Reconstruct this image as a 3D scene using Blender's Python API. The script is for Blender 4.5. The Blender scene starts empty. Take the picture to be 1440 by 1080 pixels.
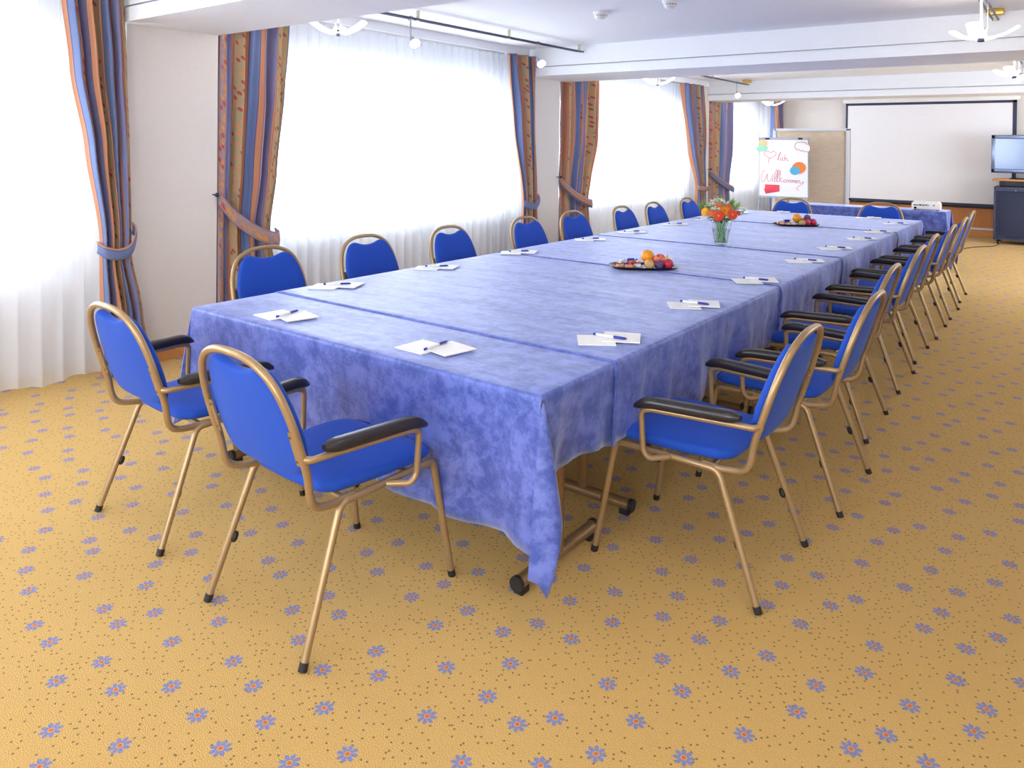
import bpy, bmesh, math, random
from mathutils import Vector, Matrix
random.seed(7)
PI = math.pi
sc = bpy.context.scene
COL = sc.collection

# ------------------------------------------------------------------ materials
def new_mat(name):
    m = bpy.data.materials.new(name); m.use_nodes = True
    nt = m.node_tree
    b = nt.nodes['Principled BSDF']
    return m, nt, b
def setp(b, **k):
    for n, v in k.items():
        b.inputs[n.replace('_', ' ')].default_value = v
def rgb(c): return (c[0], c[1], c[2], 1)
def s2l(*c):
    o = []
    for v in c:
        v /= 255.
        o.append(v/12.92 if v <= .04045 else ((v+.055)/1.055)**2.4)
    return tuple(o)
def plain(name, col, rough=.5, metal=0., **k):
    m, nt, b = new_mat(name)
    setp(b, Base_Color=rgb(col), Roughness=rough, Metallic=metal, **k)
    # fine procedural variation so no surface is perfectly flat
    n = nt.nodes.new('ShaderNodeTexNoise'); n.inputs['Scale'].default_value = 60
    tc = nt.nodes.new('ShaderNodeTexCoord')
    nt.links.new(tc.outputs['Object'], n.inputs['Vector'])
    mx = nt.nodes.new('ShaderNodeMix'); mx.data_type = 'RGBA'
    mx.inputs[6].default_value = rgb([v*.94 for v in col]); mx.inputs[7].default_value = rgb([min(1, v*1.05) for v in col])
    nt.links.new(n.outputs['Fac'], mx.inputs[0]); nt.links.new(mx.outputs[2], b.inputs['Base Color'])
    return m
def math_node(nt, op, a, b=None, c=None):
    n = nt.nodes.new('ShaderNodeMath'); n.operation = op
    for i, v in enumerate((a, b, c)):
        if v is None: continue
        if isinstance(v, (int, float)): n.inputs[i].default_value = v
        else: nt.links.new(v, n.inputs[i])
    return n.outputs[0]
def mixc(nt, f, a, b):
    n = nt.nodes.new('ShaderNodeMix'); n.data_type = 'RGBA'
    for i, v in ((0, f), (6, a), (7, b)):
        if isinstance(v, (int, float)): n.inputs[i].default_value = v
        elif isinstance(v, tuple): n.inputs[i].default_value = rgb(v)
        else: nt.links.new(v, n.inputs[i])
    return n.outputs[2]

M = {}
M['gold'] = plain('bronze_gold_metal', s2l(170, 142, 104), .34, .5)
M['gold_dark'] = plain('table_leg_bronze', s2l(150, 120, 86), .35, .5)
M['black_pad'] = plain('black_armrest_plastic', s2l(38, 34, 40), .28)
M['rubber'] = plain('black_rubber', s2l(30, 26, 26), .6)
M['white'] = plain('white_plastic', s2l(238, 238, 240), .4)
M['paper'] = plain('white_paper', s2l(246, 245, 245), .7)
M['grey_metal'] = plain('grey_metal', s2l(165, 168, 178), .35, .6)
M['dark_metal'] = plain('dark_steel_rail', s2l(62, 68, 92), .35, .6)
M['brass'] = plain('brass', s2l(214, 176, 92), .3, .8)
M['bracket'] = plain('pale_bracket', s2l(206, 196, 170), .4, .3)
M['lightgrey'] = plain('light_grey_frame', s2l(226, 226, 230), .45)
M['pen_blue'] = plain('blue_pen_plastic', s2l(38, 44, 160), .3)
M['black_gloss'] = plain('black_gloss', s2l(18, 20, 30), .15)
M['tray'] = plain('dark_tray', s2l(34, 32, 52), .35)
M['ink'] = plain('red_marker_ink', s2l(222, 88, 118), .6)
M['screen_white'] = plain('projection_white', s2l(240, 241, 248), .75)
M['frame_dark'] = plain('screen_border', s2l(50, 54, 84), .6)

def fabric(name, col, var=.18, scale=220, sheen=.35):
    m, nt, b = new_mat(name)
    tc = nt.nodes.new('ShaderNodeTexCoord')
    n = nt.nodes.new('ShaderNodeTexNoise'); n.inputs['Scale'].default_value = scale; n.inputs['Detail'].default_value = 3
    nt.links.new(tc.outputs['Object'], n.inputs['Vector'])
    c = mixc(nt, n.outputs['Fac'], tuple(v*(1-var) for v in col), tuple(min(1, v*(1+var)) for v in col))
    nt.links.new(c, b.inputs['Base Color'])
    bp = nt.nodes.new('ShaderNodeBump'); bp.inputs['Strength'].default_value = .25; bp.inputs['Distance'].default_value = .002
    nt.links.new(n.outputs['Fac'], bp.inputs['Height']); nt.links.new(bp.outputs[0], b.inputs['Normal'])
    setp(b, Roughness=.85, Sheen_Weight=sheen, Sheen_Roughness=.4, Sheen_Tint=(.5, .6, 1, 1))
    return m
M['chair_blue'] = fabric('royal_blue_upholstery', s2l(18, 72, 180), .2, 260, .12)

def velvet():
    m, nt, b = new_mat('mottled_blue_velvet')
    tc = nt.nodes.new('ShaderNodeTexCoord')
    n = nt.nodes.new('ShaderNodeTexNoise'); n.inputs['Scale'].default_value = 14; n.inputs['Detail'].default_value = 10; n.inputs['Roughness'].default_value = .74
    n.inputs['Distortion'].default_value = .15
    nt.links.new(tc.outputs['Object'], n.inputs['Vector'])
    r = nt.nodes.new('ShaderNodeValToRGB')
    r.color_ramp.elements[0].position = .42; r.color_ramp.elements[0].color = rgb(s2l(58, 80, 164))
    r.color_ramp.elements[1].position = .58; r.color_ramp.elements[1].color = rgb(s2l(102, 118, 200))
    nt.links.new(n.outputs['Fac'], r.inputs[0])
    nt.links.new(r.outputs[0], b.inputs['Base Color'])
    setp(b, Roughness=.46, Specular_IOR_Level=.6, Sheen_Weight=.55, Sheen_Roughness=.4, Sheen_Tint=(.75, .8, 1, 1))
    n2 = nt.nodes.new('ShaderNodeTexNoise'); n2.inputs['Scale'].default_value = 3; n2.inputs['Detail'].default_value = 5
    mp = nt.nodes.new('ShaderNodeMapping'); mp.inputs['Scale'].default_value = (1, 3.5, 1)
    nt.links.new(tc.outputs['Object'], mp.inputs[0]); nt.links.new(mp.outputs[0], n2.inputs['Vector'])
    bp = nt.nodes.new('ShaderNodeBump'); bp.inputs['Strength'].default_value = .35; bp.inputs['Distance'].default_value = .02
    nt.links.new(n2.outputs['Fac'], bp.inputs['Height']); nt.links.new(bp.outputs[0], b.inputs['Normal'])
    return m
M['velvet'] = velvet()

def carpet():
    m, nt, b = new_mat('ochre_flower_carpet')
    g = nt.nodes.new('ShaderNodeNewGeometry')
    def vor(scale, rand, rot=0):
        mp = nt.nodes.new('ShaderNodeMapping'); mp.inputs['Rotation'].default_value = (0, 0, rot)
        mp.inputs['Scale'].default_value = (scale, scale, scale)
        nt.links.new(g.outputs['Position'], mp.inputs[0])
        v = nt.nodes.new('ShaderNodeTexVoronoi'); v.voronoi_dimensions = '2D'
        v.inputs['Scale'].default_value = 1; v.inputs['Randomness'].default_value = rand
        nt.links.new(mp.outputs[0], v.inputs['Vector'])
        s = nt.nodes.new('ShaderNodeVectorMath'); s.operation = 'SUBTRACT'
        nt.links.new(mp.outputs[0], s.inputs[0]); nt.links.new(v.outputs['Position'], s.inputs[1])
        x = nt.nodes.new('ShaderNodeSeparateXYZ'); nt.links.new(s.outputs[0], x.inputs[0])
        return v, x
    v, x = vor(1/.170, .5, .35)
    ang = math_node(nt, 'ARCTAN2', x.outputs[1], x.outputs[0])
    r = v.outputs['Distance']
    cs = math_node(nt, 'COSINE', math_node(nt, 'MULTIPLY', ang, 8.))
    lim = math_node(nt, 'MULTIPLY_ADD', cs, .026, .143)
    petal = math_node(nt, 'LESS_THAN', r, lim)
    notch = math_node(nt, 'MULTIPLY', math_node(nt, 'LESS_THAN', cs, -.75), math_node(nt, 'GREATER_THAN', r, .085))
    petal = math_node(nt, 'MULTIPLY', petal, math_node(nt, 'SUBTRACT', 1., notch))
    ring = math_node(nt, 'LESS_THAN', r, .052)
    core = math_node(nt, 'LESS_THAN', r, .034)
    sv, sx = vor(1/.024, 1., .8)
    spk = math_node(nt, 'LESS_THAN', sv.outputs['Distance'], .14)
    sep = nt.nodes.new('ShaderNodeSeparateColor'); nt.links.new(sv.outputs['Color'], sep.inputs[0])
    spk = math_node(nt, 'MULTIPLY', spk, math_node(nt, 'GREATER_THAN', sep.outputs[0], .52))
    spk = math_node(nt, 'MULTIPLY', spk, .75)
    n1 = nt.nodes.new('ShaderNodeTexNoise'); n1.inputs['Scale'].default_value = 260; n1.inputs['Detail'].default_value = 4
    n2 = nt.nodes.new('ShaderNodeTexNoise'); n2.inputs['Scale'].default_value = 1.6; n2.inputs['Detail'].default_value = 4
    for n in (n1, n2): nt.links.new(g.outputs['Position'], n.inputs['Vector'])
    base = mixc(nt, n1.outputs['Fac'], s2l(184, 140, 74), s2l(238, 200, 128))
    base = mixc(nt, math_node(nt, 'MULTIPLY', n2.outputs['Fac'], .35), base, s2l(204, 156, 80))
    c = mixc(nt, spk, base, s2l(84, 82, 50))
    c = mixc(nt, petal, c, mixc(nt, n1.outputs['Fac'], s2l(106, 112, 164), s2l(152, 156, 200)))
    c = mixc(nt, ring, c, s2l(210, 170, 110))
    c = mixc(nt, core, c, s2l(226, 104, 48))
    nt.links.new(c, b.inputs['Base Color'])
    setp(b, Roughness=.95, Specular_IOR_Level=.1, Sheen_Weight=.12, Sheen_Tint=(1, .9, .7, 1))
    bp = nt.nodes.new('ShaderNodeBump'); bp.inputs['Strength'].default_value = .7; bp.inputs['Distance'].default_value = .007
    nt.links.new(n1.outputs['Fac'], bp.inputs['Height']); nt.links.new(bp.outputs[0], b.inputs['Normal'])
    return m
M['carpet'] = carpet()

def plaster(name, col, amt=.03):
    m, nt, b = new_mat(name)
    g = nt.nodes.new('ShaderNodeNewGeometry')
    n = nt.nodes.new('ShaderNodeTexNoise'); n.inputs['Scale'].default_value = 35; n.inputs['Detail'].default_value = 6
    nt.links.new(g.outputs['Position'], n.inputs['Vector'])
    c = mixc(nt, n.outputs['Fac'], tuple(v*(1-amt) for v in col), tuple(min(1, v*(1+amt)) for v in col))
    nt.links.new(c, b.inputs['Base Color']); setp(b, Roughness=.9, Specular_IOR_Level=.2)
    bp = nt.nodes.new('ShaderNodeBump'); bp.inputs['Strength'].default_value = .08; bp.inputs['Distance'].default_value = .004
    nt.links.new(n.outputs['Fac'], bp.inputs['Height']); nt.links.new(bp.outputs[0], b.inputs['Normal'])
    return m
M['wall'] = plaster('cream_wallpaper', s2l(226, 221, 218))
M['ceil'] = plaster('white_ceiling_paint', s2l(242, 245, 252))

def wood(name, a, bcol, axis=2):
    m, nt, b = new_mat(name)
    g = nt.nodes.new('ShaderNodeTexCoord')
    mp = nt.nodes.new('ShaderNodeMapping')
    s = [18, 18, 18]; s[axis] = 1.2
    mp.inputs['Scale'].default_value = s
    nt.links.new(g.outputs['Object'], mp.inputs[0])
    n = nt.nodes.new('ShaderNodeTexNoise'); n.inputs['Scale'].default_value = 2; n.inputs['Detail'].default_value = 6; n.inputs['Distortion'].default_value = .6
    nt.links.new(mp.outputs[0], n.inputs['Vector'])
    c = mixc(nt, n.outputs['Fac'], a, bcol); nt.links.new(c, b.inputs['Base Color']); setp(b, Roughness=.4)
    return m
M['wood'] = wood('orange_cherry_veneer', s2l(176, 104, 46), s2l(214, 146, 78))
M['wood_x'] = wood('cherry_edge', s2l(186, 116, 58), s2l(226, 164, 100), 0)

def kraft():
    m, nt, b = new_mat('brown_kraft_paper')
    tc = nt.nodes.new('ShaderNodeTexCoord')
    mp = nt.nodes.new('ShaderNodeMapping'); mp.inputs['Scale'].default_value = (3, 3, 14)
    n = nt.nodes.new('ShaderNodeTexNoise'); n.inputs['Scale'].default_value = 3; n.inputs['Detail'].default_value = 6
    nt.links.new(tc.outputs['Object'], mp.inputs[0]); nt.links.new(mp.outputs[0], n.inputs['Vector'])
    c = mixc(nt, n.outputs['Fac'], s2l(208, 184, 154), s2l(232, 214, 190)); nt.links.new(c, b.inputs['Base Color'])
    bp = nt.nodes.new('ShaderNodeBump'); bp.inputs['Strength'].default_value = .5; bp.inputs['Distance'].default_value = .02
    nt.links.new(n.outputs['Fac'], bp.inputs['Height']); nt.links.new(bp.outputs[0], b.inputs['Normal'])
    setp(b, Roughness=.7)
    return m
M['kraft'] = kraft()

def drape():
    m, nt, b = new_mat('striped_leaf_drape')
    uv = nt.nodes.new('ShaderNodeUVMap'); uv.uv_map = 'UVMap'
    x = nt.nodes.new('ShaderNodeSeparateXYZ'); nt.links.new(uv.outputs[0], x.inputs[0])
    u = math_node(nt, 'FRACT', math_node(nt, 'DIVIDE', x.outputs[0], .50))
    bands = [(0, (104, 132, 186)), (.15, (84, 90, 140)), (.165, (204, 140, 104)), (.235, (84, 90, 140)), (.245, (176, 152, 160)), (.385, (204, 140, 104)),
             (.40, (120, 128, 178)), (.54, (84, 90, 140)), (.55, (212, 148, 110)), (.62, (180, 120, 100)), (.63, (184, 170, 134)), (.90, (84, 90, 140)), (.91, (208, 146, 108)), (.985, (84, 90, 140))]
    r = nt.nodes.new('ShaderNodeValToRGB'); cr = r.color_ramp; cr.interpolation = 'CONSTANT'
    cr.elements[0].position = 0; cr.elements[0].color = rgb(s2l(*bands[0][1]))
    cr.elements[1].position = bands[1][0]; cr.elements[1].color = rgb(s2l(*bands[1][1]))
    for p, c in bands[2:]:
        e = cr.elements.new(p); e.color = rgb(s2l(*c))
    nt.links.new(u, r.inputs[0])
    cv = nt.nodes.new('ShaderNodeMapping'); cv.vector_type = 'TEXTURE'
    cv.inputs['Rotation'].default_value = (0, 0, .55); cv.inputs['Scale'].default_value = (.030, .068, 1)
    nt.links.new(uv.outputs[0], cv.inputs[0])
    v = nt.nodes.new('ShaderNodeTexVoronoi'); v.voronoi_dimensions = '2D'; v.inputs['Scale'].default_value = 1; v.inputs['Randomness'].default_value = .7
    nt.links.new(cv.outputs[0], v.inputs['Vector'])
    sep = nt.nodes.new('ShaderNodeSeparateColor'); nt.links.new(v.outputs['Color'], sep.inputs[0])
    leaf = math_node(nt, 'LESS_THAN', v.outputs['Distance'], .30)
    in_sage = math_node(nt, 'MULTIPLY', math_node(nt, 'GREATER_THAN', u, .645), math_node(nt, 'LESS_THAN', u, .885))
    in_lav = math_node(nt, 'MULTIPLY', math_node(nt, 'GREATER_THAN', u, .27), math_node(nt, 'LESS_THAN', u, .36))
    lcol = mixc(nt, math_node(nt, 'GREATER_THAN', sep.outputs[0], .55), s2l(222, 158, 116), s2l(188, 78, 82))
    fcol = mixc(nt, math_node(nt, 'GREATER_THAN', sep.outputs[1], .65), s2l(232, 160, 86), s2l(206, 84, 84))
    c = mixc(nt, math_node(nt, 'MULTIPLY', leaf, in_sage), r.outputs[0], lcol)
    c = mixc(nt, math_node(nt, 'MULTIPLY', math_node(nt, 'LESS_THAN', v.outputs['Distance'], .36), in_lav), c, fcol)
    n = nt.nodes.new('ShaderNodeTexNoise'); n.inputs['Scale'].default_value = 90; nt.links.new(uv.outputs[0], n.inputs['Vector'])
    c = mixc(nt, math_node(nt, 'MULTIPLY', n.outputs['Fac'], .18), c, s2l(190, 150, 130))
    nt.links.new(c, b.inputs['Base Color']); setp(b, Roughness=.8, Sheen_Weight=.15)
    tr = nt.nodes.new('ShaderNodeBsdfTranslucent'); nt.links.new(c, tr.inputs[0])
    ms = nt.nodes.new('ShaderNodeMixShader'); ms.inputs[0].default_value = .22
    nt.links.new(b.outputs[0], ms.inputs[1]); nt.links.new(tr.outputs[0], ms.inputs[2])
    nt.links.new(ms.outputs[0], nt.nodes['Material Output'].inputs[0])
    return m
M['drape'] = drape()

def sheer():
    m, nt, b = new_mat('white_voile')
    nt.nodes.remove(b)
    df = nt.nodes.new('ShaderNodeBsdfDiffuse'); df.inputs[0].default_value = (.90, .93, 1, 1)
    tl = nt.nodes.new('ShaderNodeBsdfTranslucent'); tl.inputs[0].default_value = (.90, .94, 1, 1)
    tp = nt.nodes.new('ShaderNodeBsdfTransparent')
    a = nt.nodes.new('ShaderNodeMixShader'); a.inputs[0].default_value = .5
    nt.links.new(df.outputs[0], a.inputs[1]); nt.links.new(tl.outputs[0], a.inputs[2])
    c = nt.nodes.new('ShaderNodeMixShader')
    tc = nt.nodes.new('ShaderNodeTexCoord'); n = nt.nodes.new('ShaderNodeTexNoise'); n.inputs['Scale'].default_value = 300
    nt.links.new(tc.outputs['Object'], n.inputs['Vector'])
    f = math_node(nt, 'MULTIPLY_ADD', n.outputs['Fac'], .1, .33)
    nt.links.new(f, c.inputs[0])
    nt.links.new(a.outputs[0], c.inputs[1]); nt.links.new(tp.outputs[0], c.inputs[2])
    nt.links.new(c.outputs[0], nt.nodes['Material Output'].inputs[0])
    return m
M['sheer'] = sheer()

def thin_glass(name, tint=(1, 1, 1), rough=.02, refl=.12):
    m, nt, b = new_mat(name); nt.nodes.remove(b)
    g = nt.nodes.new('ShaderNodeBsdfGlossy'); g.inputs['Roughness'].default_value = rough
    t = nt.nodes.new('ShaderNodeBsdfTransparent'); t.inputs[0].default_value = rgb(tint)
    lw = nt.nodes.new('ShaderNodeLayerWeight'); lw.inputs[0].default_value = .25
    f = math_node(nt, 'MULTIPLY_ADD', lw.outputs['Fresnel'], .6, refl*.3)
    mx = nt.nodes.new('ShaderNodeMixShader'); nt.links.new(f, mx.inputs[0])
    nt.links.new(t.outputs[0], mx.inputs[1]); nt.links.new(g.outputs[0], mx.inputs[2])
    nt.links.new(mx.outputs[0], nt.nodes['Material Output'].inputs[0])
    return m
M['glass'] = thin_glass('window_glass')
M['vase_glass'] = thin_glass('vase_glass', (.975, .985, .99), .03, .1)
def emis(name, col, st):
    m, nt, b = new_mat(name)
    setp(b, Base_Color=rgb(col), Emission_Color=rgb(col), Emission_Strength=st, Roughness=.4)
    return m
M['lamp'] = emis('lit_opal_glass', (1, .95, .88), 2.2)
M['bulb'] = emis('lit_spot_glass', (1, .93, .84), 4.)

# ------------------------------------------------------------------ mesh helpers
def obj(name, bm, mat, parent=None, smooth=True, loc=None):
    me = bpy.data.meshes.new(name)
    bmesh.ops.recalc_face_normals(bm, faces=bm.faces)
    bm.to_mesh(me); bm.free()
    if smooth:
        me.polygons.foreach_set('use_smooth', [True]*len(me.polygons))
        try: me.set_sharp_from_angle(angle=math.radians(50))
        except Exception: pass
    me.materials.append(mat)
    o = bpy.data.objects.new(name, me); COL.objects.link(o)
    if parent: o.parent = parent
    if loc: o.location = loc
    return o
def tag(o, label, cat, group=None, kind=None):
    o['label'] = label; o['category'] = cat
    if group: o['group'] = group
    if kind: o['kind'] = kind
    return o
def thing(name, label, cat, loc=(0, 0, 0), rz=0, group=None):
    o = bpy.data.objects.new(name, None); COL.objects.link(o)
    o.empty_display_size = .05
    o.location = loc; o.rotation_euler = (0, 0, rz)
    return tag(o, label, cat, group)
def struct(name, bm, mat, parent=None, smooth=False):
    o = obj(name, bm, mat, parent, smooth)
    if not parent: o['kind'] = 'structure'
    return o
def dup(root, loc, rz, label, group=None):
    r = root.copy(); COL.objects.link(r); r.location = loc; r.rotation_euler = (0, 0, rz); r['label'] = label
    if group: r['group'] = group
    for ch in list(root.children):
        c = ch.copy(); COL.objects.link(c); c.parent = r
        for g in ch.children:
            d = g.copy(); COL.objects.link(d); d.parent = c
    return r
BM = bmesh.new
def box(bm, x0, x1, y0, y1, z0, z1, bev=0, mat=None):
    r = bmesh.ops.create_cube(bm, size=1)
    vs = r['verts']
    bmesh.ops.scale(bm, vec=(x1-x0, y1-y0, z1-z0), verts=vs)
    bmesh.ops.translate(bm, vec=((x0+x1)/2, (y0+y1)/2, (z0+z1)/2), verts=vs)
    if bev:
        es = list({e for v in vs for e in v.link_edges})
        r2 = bmesh.ops.bevel(bm, geom=es, offset=bev, segments=3, profile=.5, affect='EDGES')
        vs = list({v for v in r2['verts']} | {v for v in vs if v.is_valid})
    if mat is not None: bmesh.ops.transform(bm, matrix=mat, verts=[v for v in vs if v.is_valid])
    return bm
def catmull(pts, n=6, closed=False):
    P = [Vector(p) for p in pts]; out = []
    N = len(P)
    for i in range(N if closed else N-1):
        p1, p2 = P[i], P[(i+1) % N]
        p0 = P[(i-1) % N] if (closed or i > 0) else p1*2-p2
        p3 = P[(i+2) % N] if (closed or i+2 < N) else p2*2-p1
        for k in range(n):
            t = k/n
            out.append(.5*((2*p1)+(-p0+p2)*t+(2*p0-5*p1+4*p2-p3)*t*t+(-p0+3*p1-3*p2+p3)*t**3))
    if not closed: out.append(P[-1])
    return out
def fillet(pts, r, n=6):
    """polyline with rounded corners"""
    P = [Vector(p) for p in pts]; out = [P[0]]
    for i in range(1, len(P)-1):
        a, b, c = P[i-1], P[i], P[i+1]
        ri = r[i] if isinstance(r, (list, tuple)) else r
        d1 = (a-b); d2 = (c-b)
        k = min(ri, d1.length*.48, d2.length*.48)
        s, e = b+d1.normalized()*k, b+d2.normalized()*k
        for j in range(n+1):
            t = j/n; out.append(s*(1-t)**2+b*2*t*(1-t)+e*t*t)
    out.append(P[-1])
    return out
def tube(bm, pts, r, seg=10, closed=False, sx=1.):
    P = [Vector(p) for p in pts]; N = len(P); rings = []
    up = None
    for i in range(N):
        if closed: t = P[(i+1) % N]-P[i-1]
        else: t = (P[min(i+1, N-1)]-P[max(i-1, 0)])
        t = t.normalized()
        if up is None:
            a = Vector((0, 0, 1)) if abs(t.z) < .9 else Vector((1, 0, 0))
            up = (a-t*a.dot(t)).normalized()
        else:
            up = (up-t*up.dot(t)).normalized()
        side = t.cross(up)
        ri = r[i] if isinstance(r, (list, tuple)) else r
        rings.append([bm.verts.new(P[i]+(up*math.sin(2*PI*k/seg)+side*math.cos(2*PI*k/seg)*sx)*ri) for k in range(seg)])
    for i in range(N if closed else N-1):
        A, B = rings[i], rings[(i+1) % N]
        for k in range(seg):
            bm.faces.new((A[k], A[(k+1) % seg], B[(k+1) % seg], B[k]))
    if not closed:
        bm.faces.new(rings[0]); bm.faces.new(rings[-1])
    return bm
def lathe(bm, prof, seg=24, c=(0, 0, 0), cap=True):
    rings = []
    for r, z in prof:
        rings.append([bm.verts.new((c[0]+r*math.cos(2*PI*k/seg), c[1]+r*math.sin(2*PI*k/seg), c[2]+z)) for k in range(seg)])
    for A, B in zip(rings, rings[1:]):
        for k in range(seg): bm.faces.new((A[k], A[(k+1) % seg], B[(k+1) % seg], B[k]))
    if cap:
        if prof[0][0] > 1e-5: bm.faces.new(rings[0])
        if prof[-1][0] > 1e-5: bm.faces.new(rings[-1])
    bmesh.ops.remove_doubles(bm, verts=[v for R in rings for v in R], dist=1e-6)
    return bm
def cushion(outline, t, dome, edge=.014, place=lambda u, v, w: (u, v, w), back=0.):
    """outline: list of (u,v); a padded slab of thickness t with rounded edge, dome on +w, slight dome on -w"""
    bm = BM()
    n = len(outline)
    cu = sum(p[0] for p in outline)/n; cv = sum(p[1] for p in outline)/n
    R = math.sqrt(sum((p[0]-cu)**2+(p[1]-cv)**2 for p in outline)/n)
    prof = [(0.0, -back), (.45, -back*.8), (.8, -back*.3)]
    e = edge/R
    for k in range(7):
        a = PI*k/6-PI/2
        prof.append((1-e+e*math.cos(a), t/2+math.sin(a)*t/2))
    prof += [(.86, t+dome*.28), (.66, t+dome*.62), (.42, t+dome*.86), (.2, t+dome*.97)]
    prof.append((0, t+dome))
    rings = []
    for s, w in prof:
        if s == 0: rings.append([bm.verts.new(place(cu, cv, w))]); continue
        rings.append([bm.verts.new(place(cu+(u-cu)*s, cv+(v-cv)*s, w)) for u, v in outline])
    for A, B in zip(rings, rings[1:]):
        for k in range(n):
            k2 = (k+1) % n
            if len(A) == 1: bm.faces.new((A[0], B[k], B[k2]))
            elif len(B) == 1: bm.faces.new((A[k], A[k2], B[0]))
            else: bm.faces.new((A[k], A[k2], B[k2], B[k]))
    return bm
def grid(bm, fn, nu, nv, uvf=None):
    V = [[bm.verts.new(fn(i/nu, j/nv)) for i in range(nu+1)] for j in range(nv+1)]
    lay = bm.loops.layers.uv.new('UVMap') if uvf else None
    for j in range(nv):
        for i in range(nu):
            f = bm.faces.new((V[j][i], V[j][i+1], V[j+1][i+1], V[j+1][i]))
            if lay:
                for l, (a, b) in zip(f.loops, ((i, j), (i+1, j), (i+1, j+1), (i, j+1))): l[lay].uv = uvf(a/nu, b/nv)
    return V
def thick(o, t, off=0):
    m = o.modifiers.new('thickness', 'SOLIDIFY'); m.thickness = t; m.offset = off
    return o

# ------------------------------------------------------------------ room shell
XW, XP = -5.50, -5.155           # window wall, pillar face
XR, YB, YE = 2.6, -3.0, 15.4     # side wall, wall behind, end wall
ZC = 2.65
struct('floor', box(BM(), XW-.3, XR+.2, YB-.2, YE+.2, -.1, 0), M['carpet'])
struct('ceiling', box(BM(), XW-.3, XR+.2, YB-.2, YE+.2, ZC, ZC+.12), M['ceil'])
pillars = [(2.47, 3.14), (7.08, 7.73), (12.12, 12.40)]
WZ0, WZ1 = .77, 2.22
openings = [(-1.6, 2.2), (3.45, 6.95), (8.05, 11.8), (12.7, 15.2)]
bm = BM()
box(bm, XW-.25, XW, YB, YE, 0, WZ0); box(bm, XW-.25, XW, YB, YE, WZ1, ZC)
prev = YB
for a, b in openings:
    box(bm, XW-.25, XW, prev, a, WZ0, WZ1); prev = b
box(bm, XW-.25, XW, prev, YE, WZ0, WZ1)
struct('wall_left', bm, M['wall'])
for k, (a, b) in enumerate(pillars):
    struct('pillar', box(BM(), XW, XP, a, b, 0, ZC), M['wall'])
    p = struct('baseboard_pillar', box(BM(), XP, XP+.018, a, b, 0, .085, .004), M['wood_x'])
struct('wall_end', box(BM(), XW-.3, XR+.2, YE, YE+.2, 0, ZC), M['wall'])
bm = BM()   # side wall out of view, opening added to light the far end
box(bm, XR, XR+.2, YB, 9.4, 0, ZC); box(bm, XR, XR+.2, 9.4, YE, 0, .9); box(bm, XR, XR+.2, 9.4, YE, 2.2, ZC); box(bm, XR, XR+.2, 13.4, YE, .9, 2.2)
struct('wall_right', bm, M['wall'])
bm = BM()   # wall behind the camera with two wide openings added for foreground daylight
box(bm, XW, XR, YB-.2, YB, 0, .9); box(bm, XW, XR, YB-.2, YB, 2.4, ZC)
for a, b in ((XW, -3.9), (-1.7, -.3), (1.9, XR)): box(bm, a, b, YB-.2, YB, .9, 2.4)
struct('wall_back', bm, M['wall'])
# end wall panelling
struct('trim_1', box(BM(), -3.75, XR, YE-.035, YE, .17, .60, .003), M['wood'])
struct('trim_2', box(BM(), -3.75, XR, YE-.05, YE-.001, 0, .135), M['wood_x'])
struct('trim_3', box(BM(), -3.75, XR, YE-.055, YE-.001, .135, .17, .004), M['lightgrey'])
# windows
for k, (a, b) in enumerate(openings):
    fr = BM(); f = .07
    box(fr, XW-.17, XW-.09, a, b, WZ0, WZ0+f); box(fr, XW-.17, XW-.09, a, b, WZ1-f, WZ1)
    n = 3
    for i in range(n+1):
        y = a+(b-a)*i/n
        y0 = max(a, y-f/2 if 0 < i < n else (a if i == 0 else b-f)); 
        box(fr, XW-.17, XW-.09, y0, y0+f, WZ0+f, WZ1-f)
    w = struct('window_%d' % (k+1), fr, M['white'])
    struct('pane', box(BM(), XW-.135, XW-.129, a, b, WZ0+.01, WZ1-.01), M['glass'], w)
    struct('window_sill', box(BM(), XW-.08, XW+.10, a-.05, b+.05, WZ0-.035, WZ0, .006), M['white'], w)
# ceiling beams: main beam with a deeper stepped lower part
def beam(y0, y1, z0, rot):
    bm = BM()
    box(bm, -4.0, 4.2, y0+.005, y1-.005, 2.444, ZC+.01)
    box(bm, -4.0, 4.2, y0+.05, y1-.05, 2.43, 2.444)
    box(bm, -4.0, 4.2, y0, y1, z0, 2.43)
    yc = (y0+y1)/2
    bmesh.ops.translate(bm, vec=(0, -yc, 0), verts=bm.verts)
    bmesh.ops.rotate(bm, cent=(-5.1, 0, 0), matrix=Matrix.Rotation(rot, 3, 'Z'), verts=bm.verts)
    for v in bm.verts:      # trim the ends at the walls
        v.co.x = XW-.02 if v.co.x < -2 else XR+.05
        v.co.y += yc
    struct('ceiling_beam', bm, M['ceil'])
beam(2.43, 3.14, 2.335, 0)
beam(7.03, 7.90, 2.335, math.radians(.8))
beam(12.30, 12.98, 2.335, math.radians(1.0))
# pelmets
for k, (a, b) in enumerate(((YB, 2.43), (3.16, 7.02), (7.92, 12.28), (13.0, YE))):
    struct('trim_%d' % (k+4), box(BM(), -5.13, -5.105, a, b, 2.565, ZC), M['ceil'])

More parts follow.
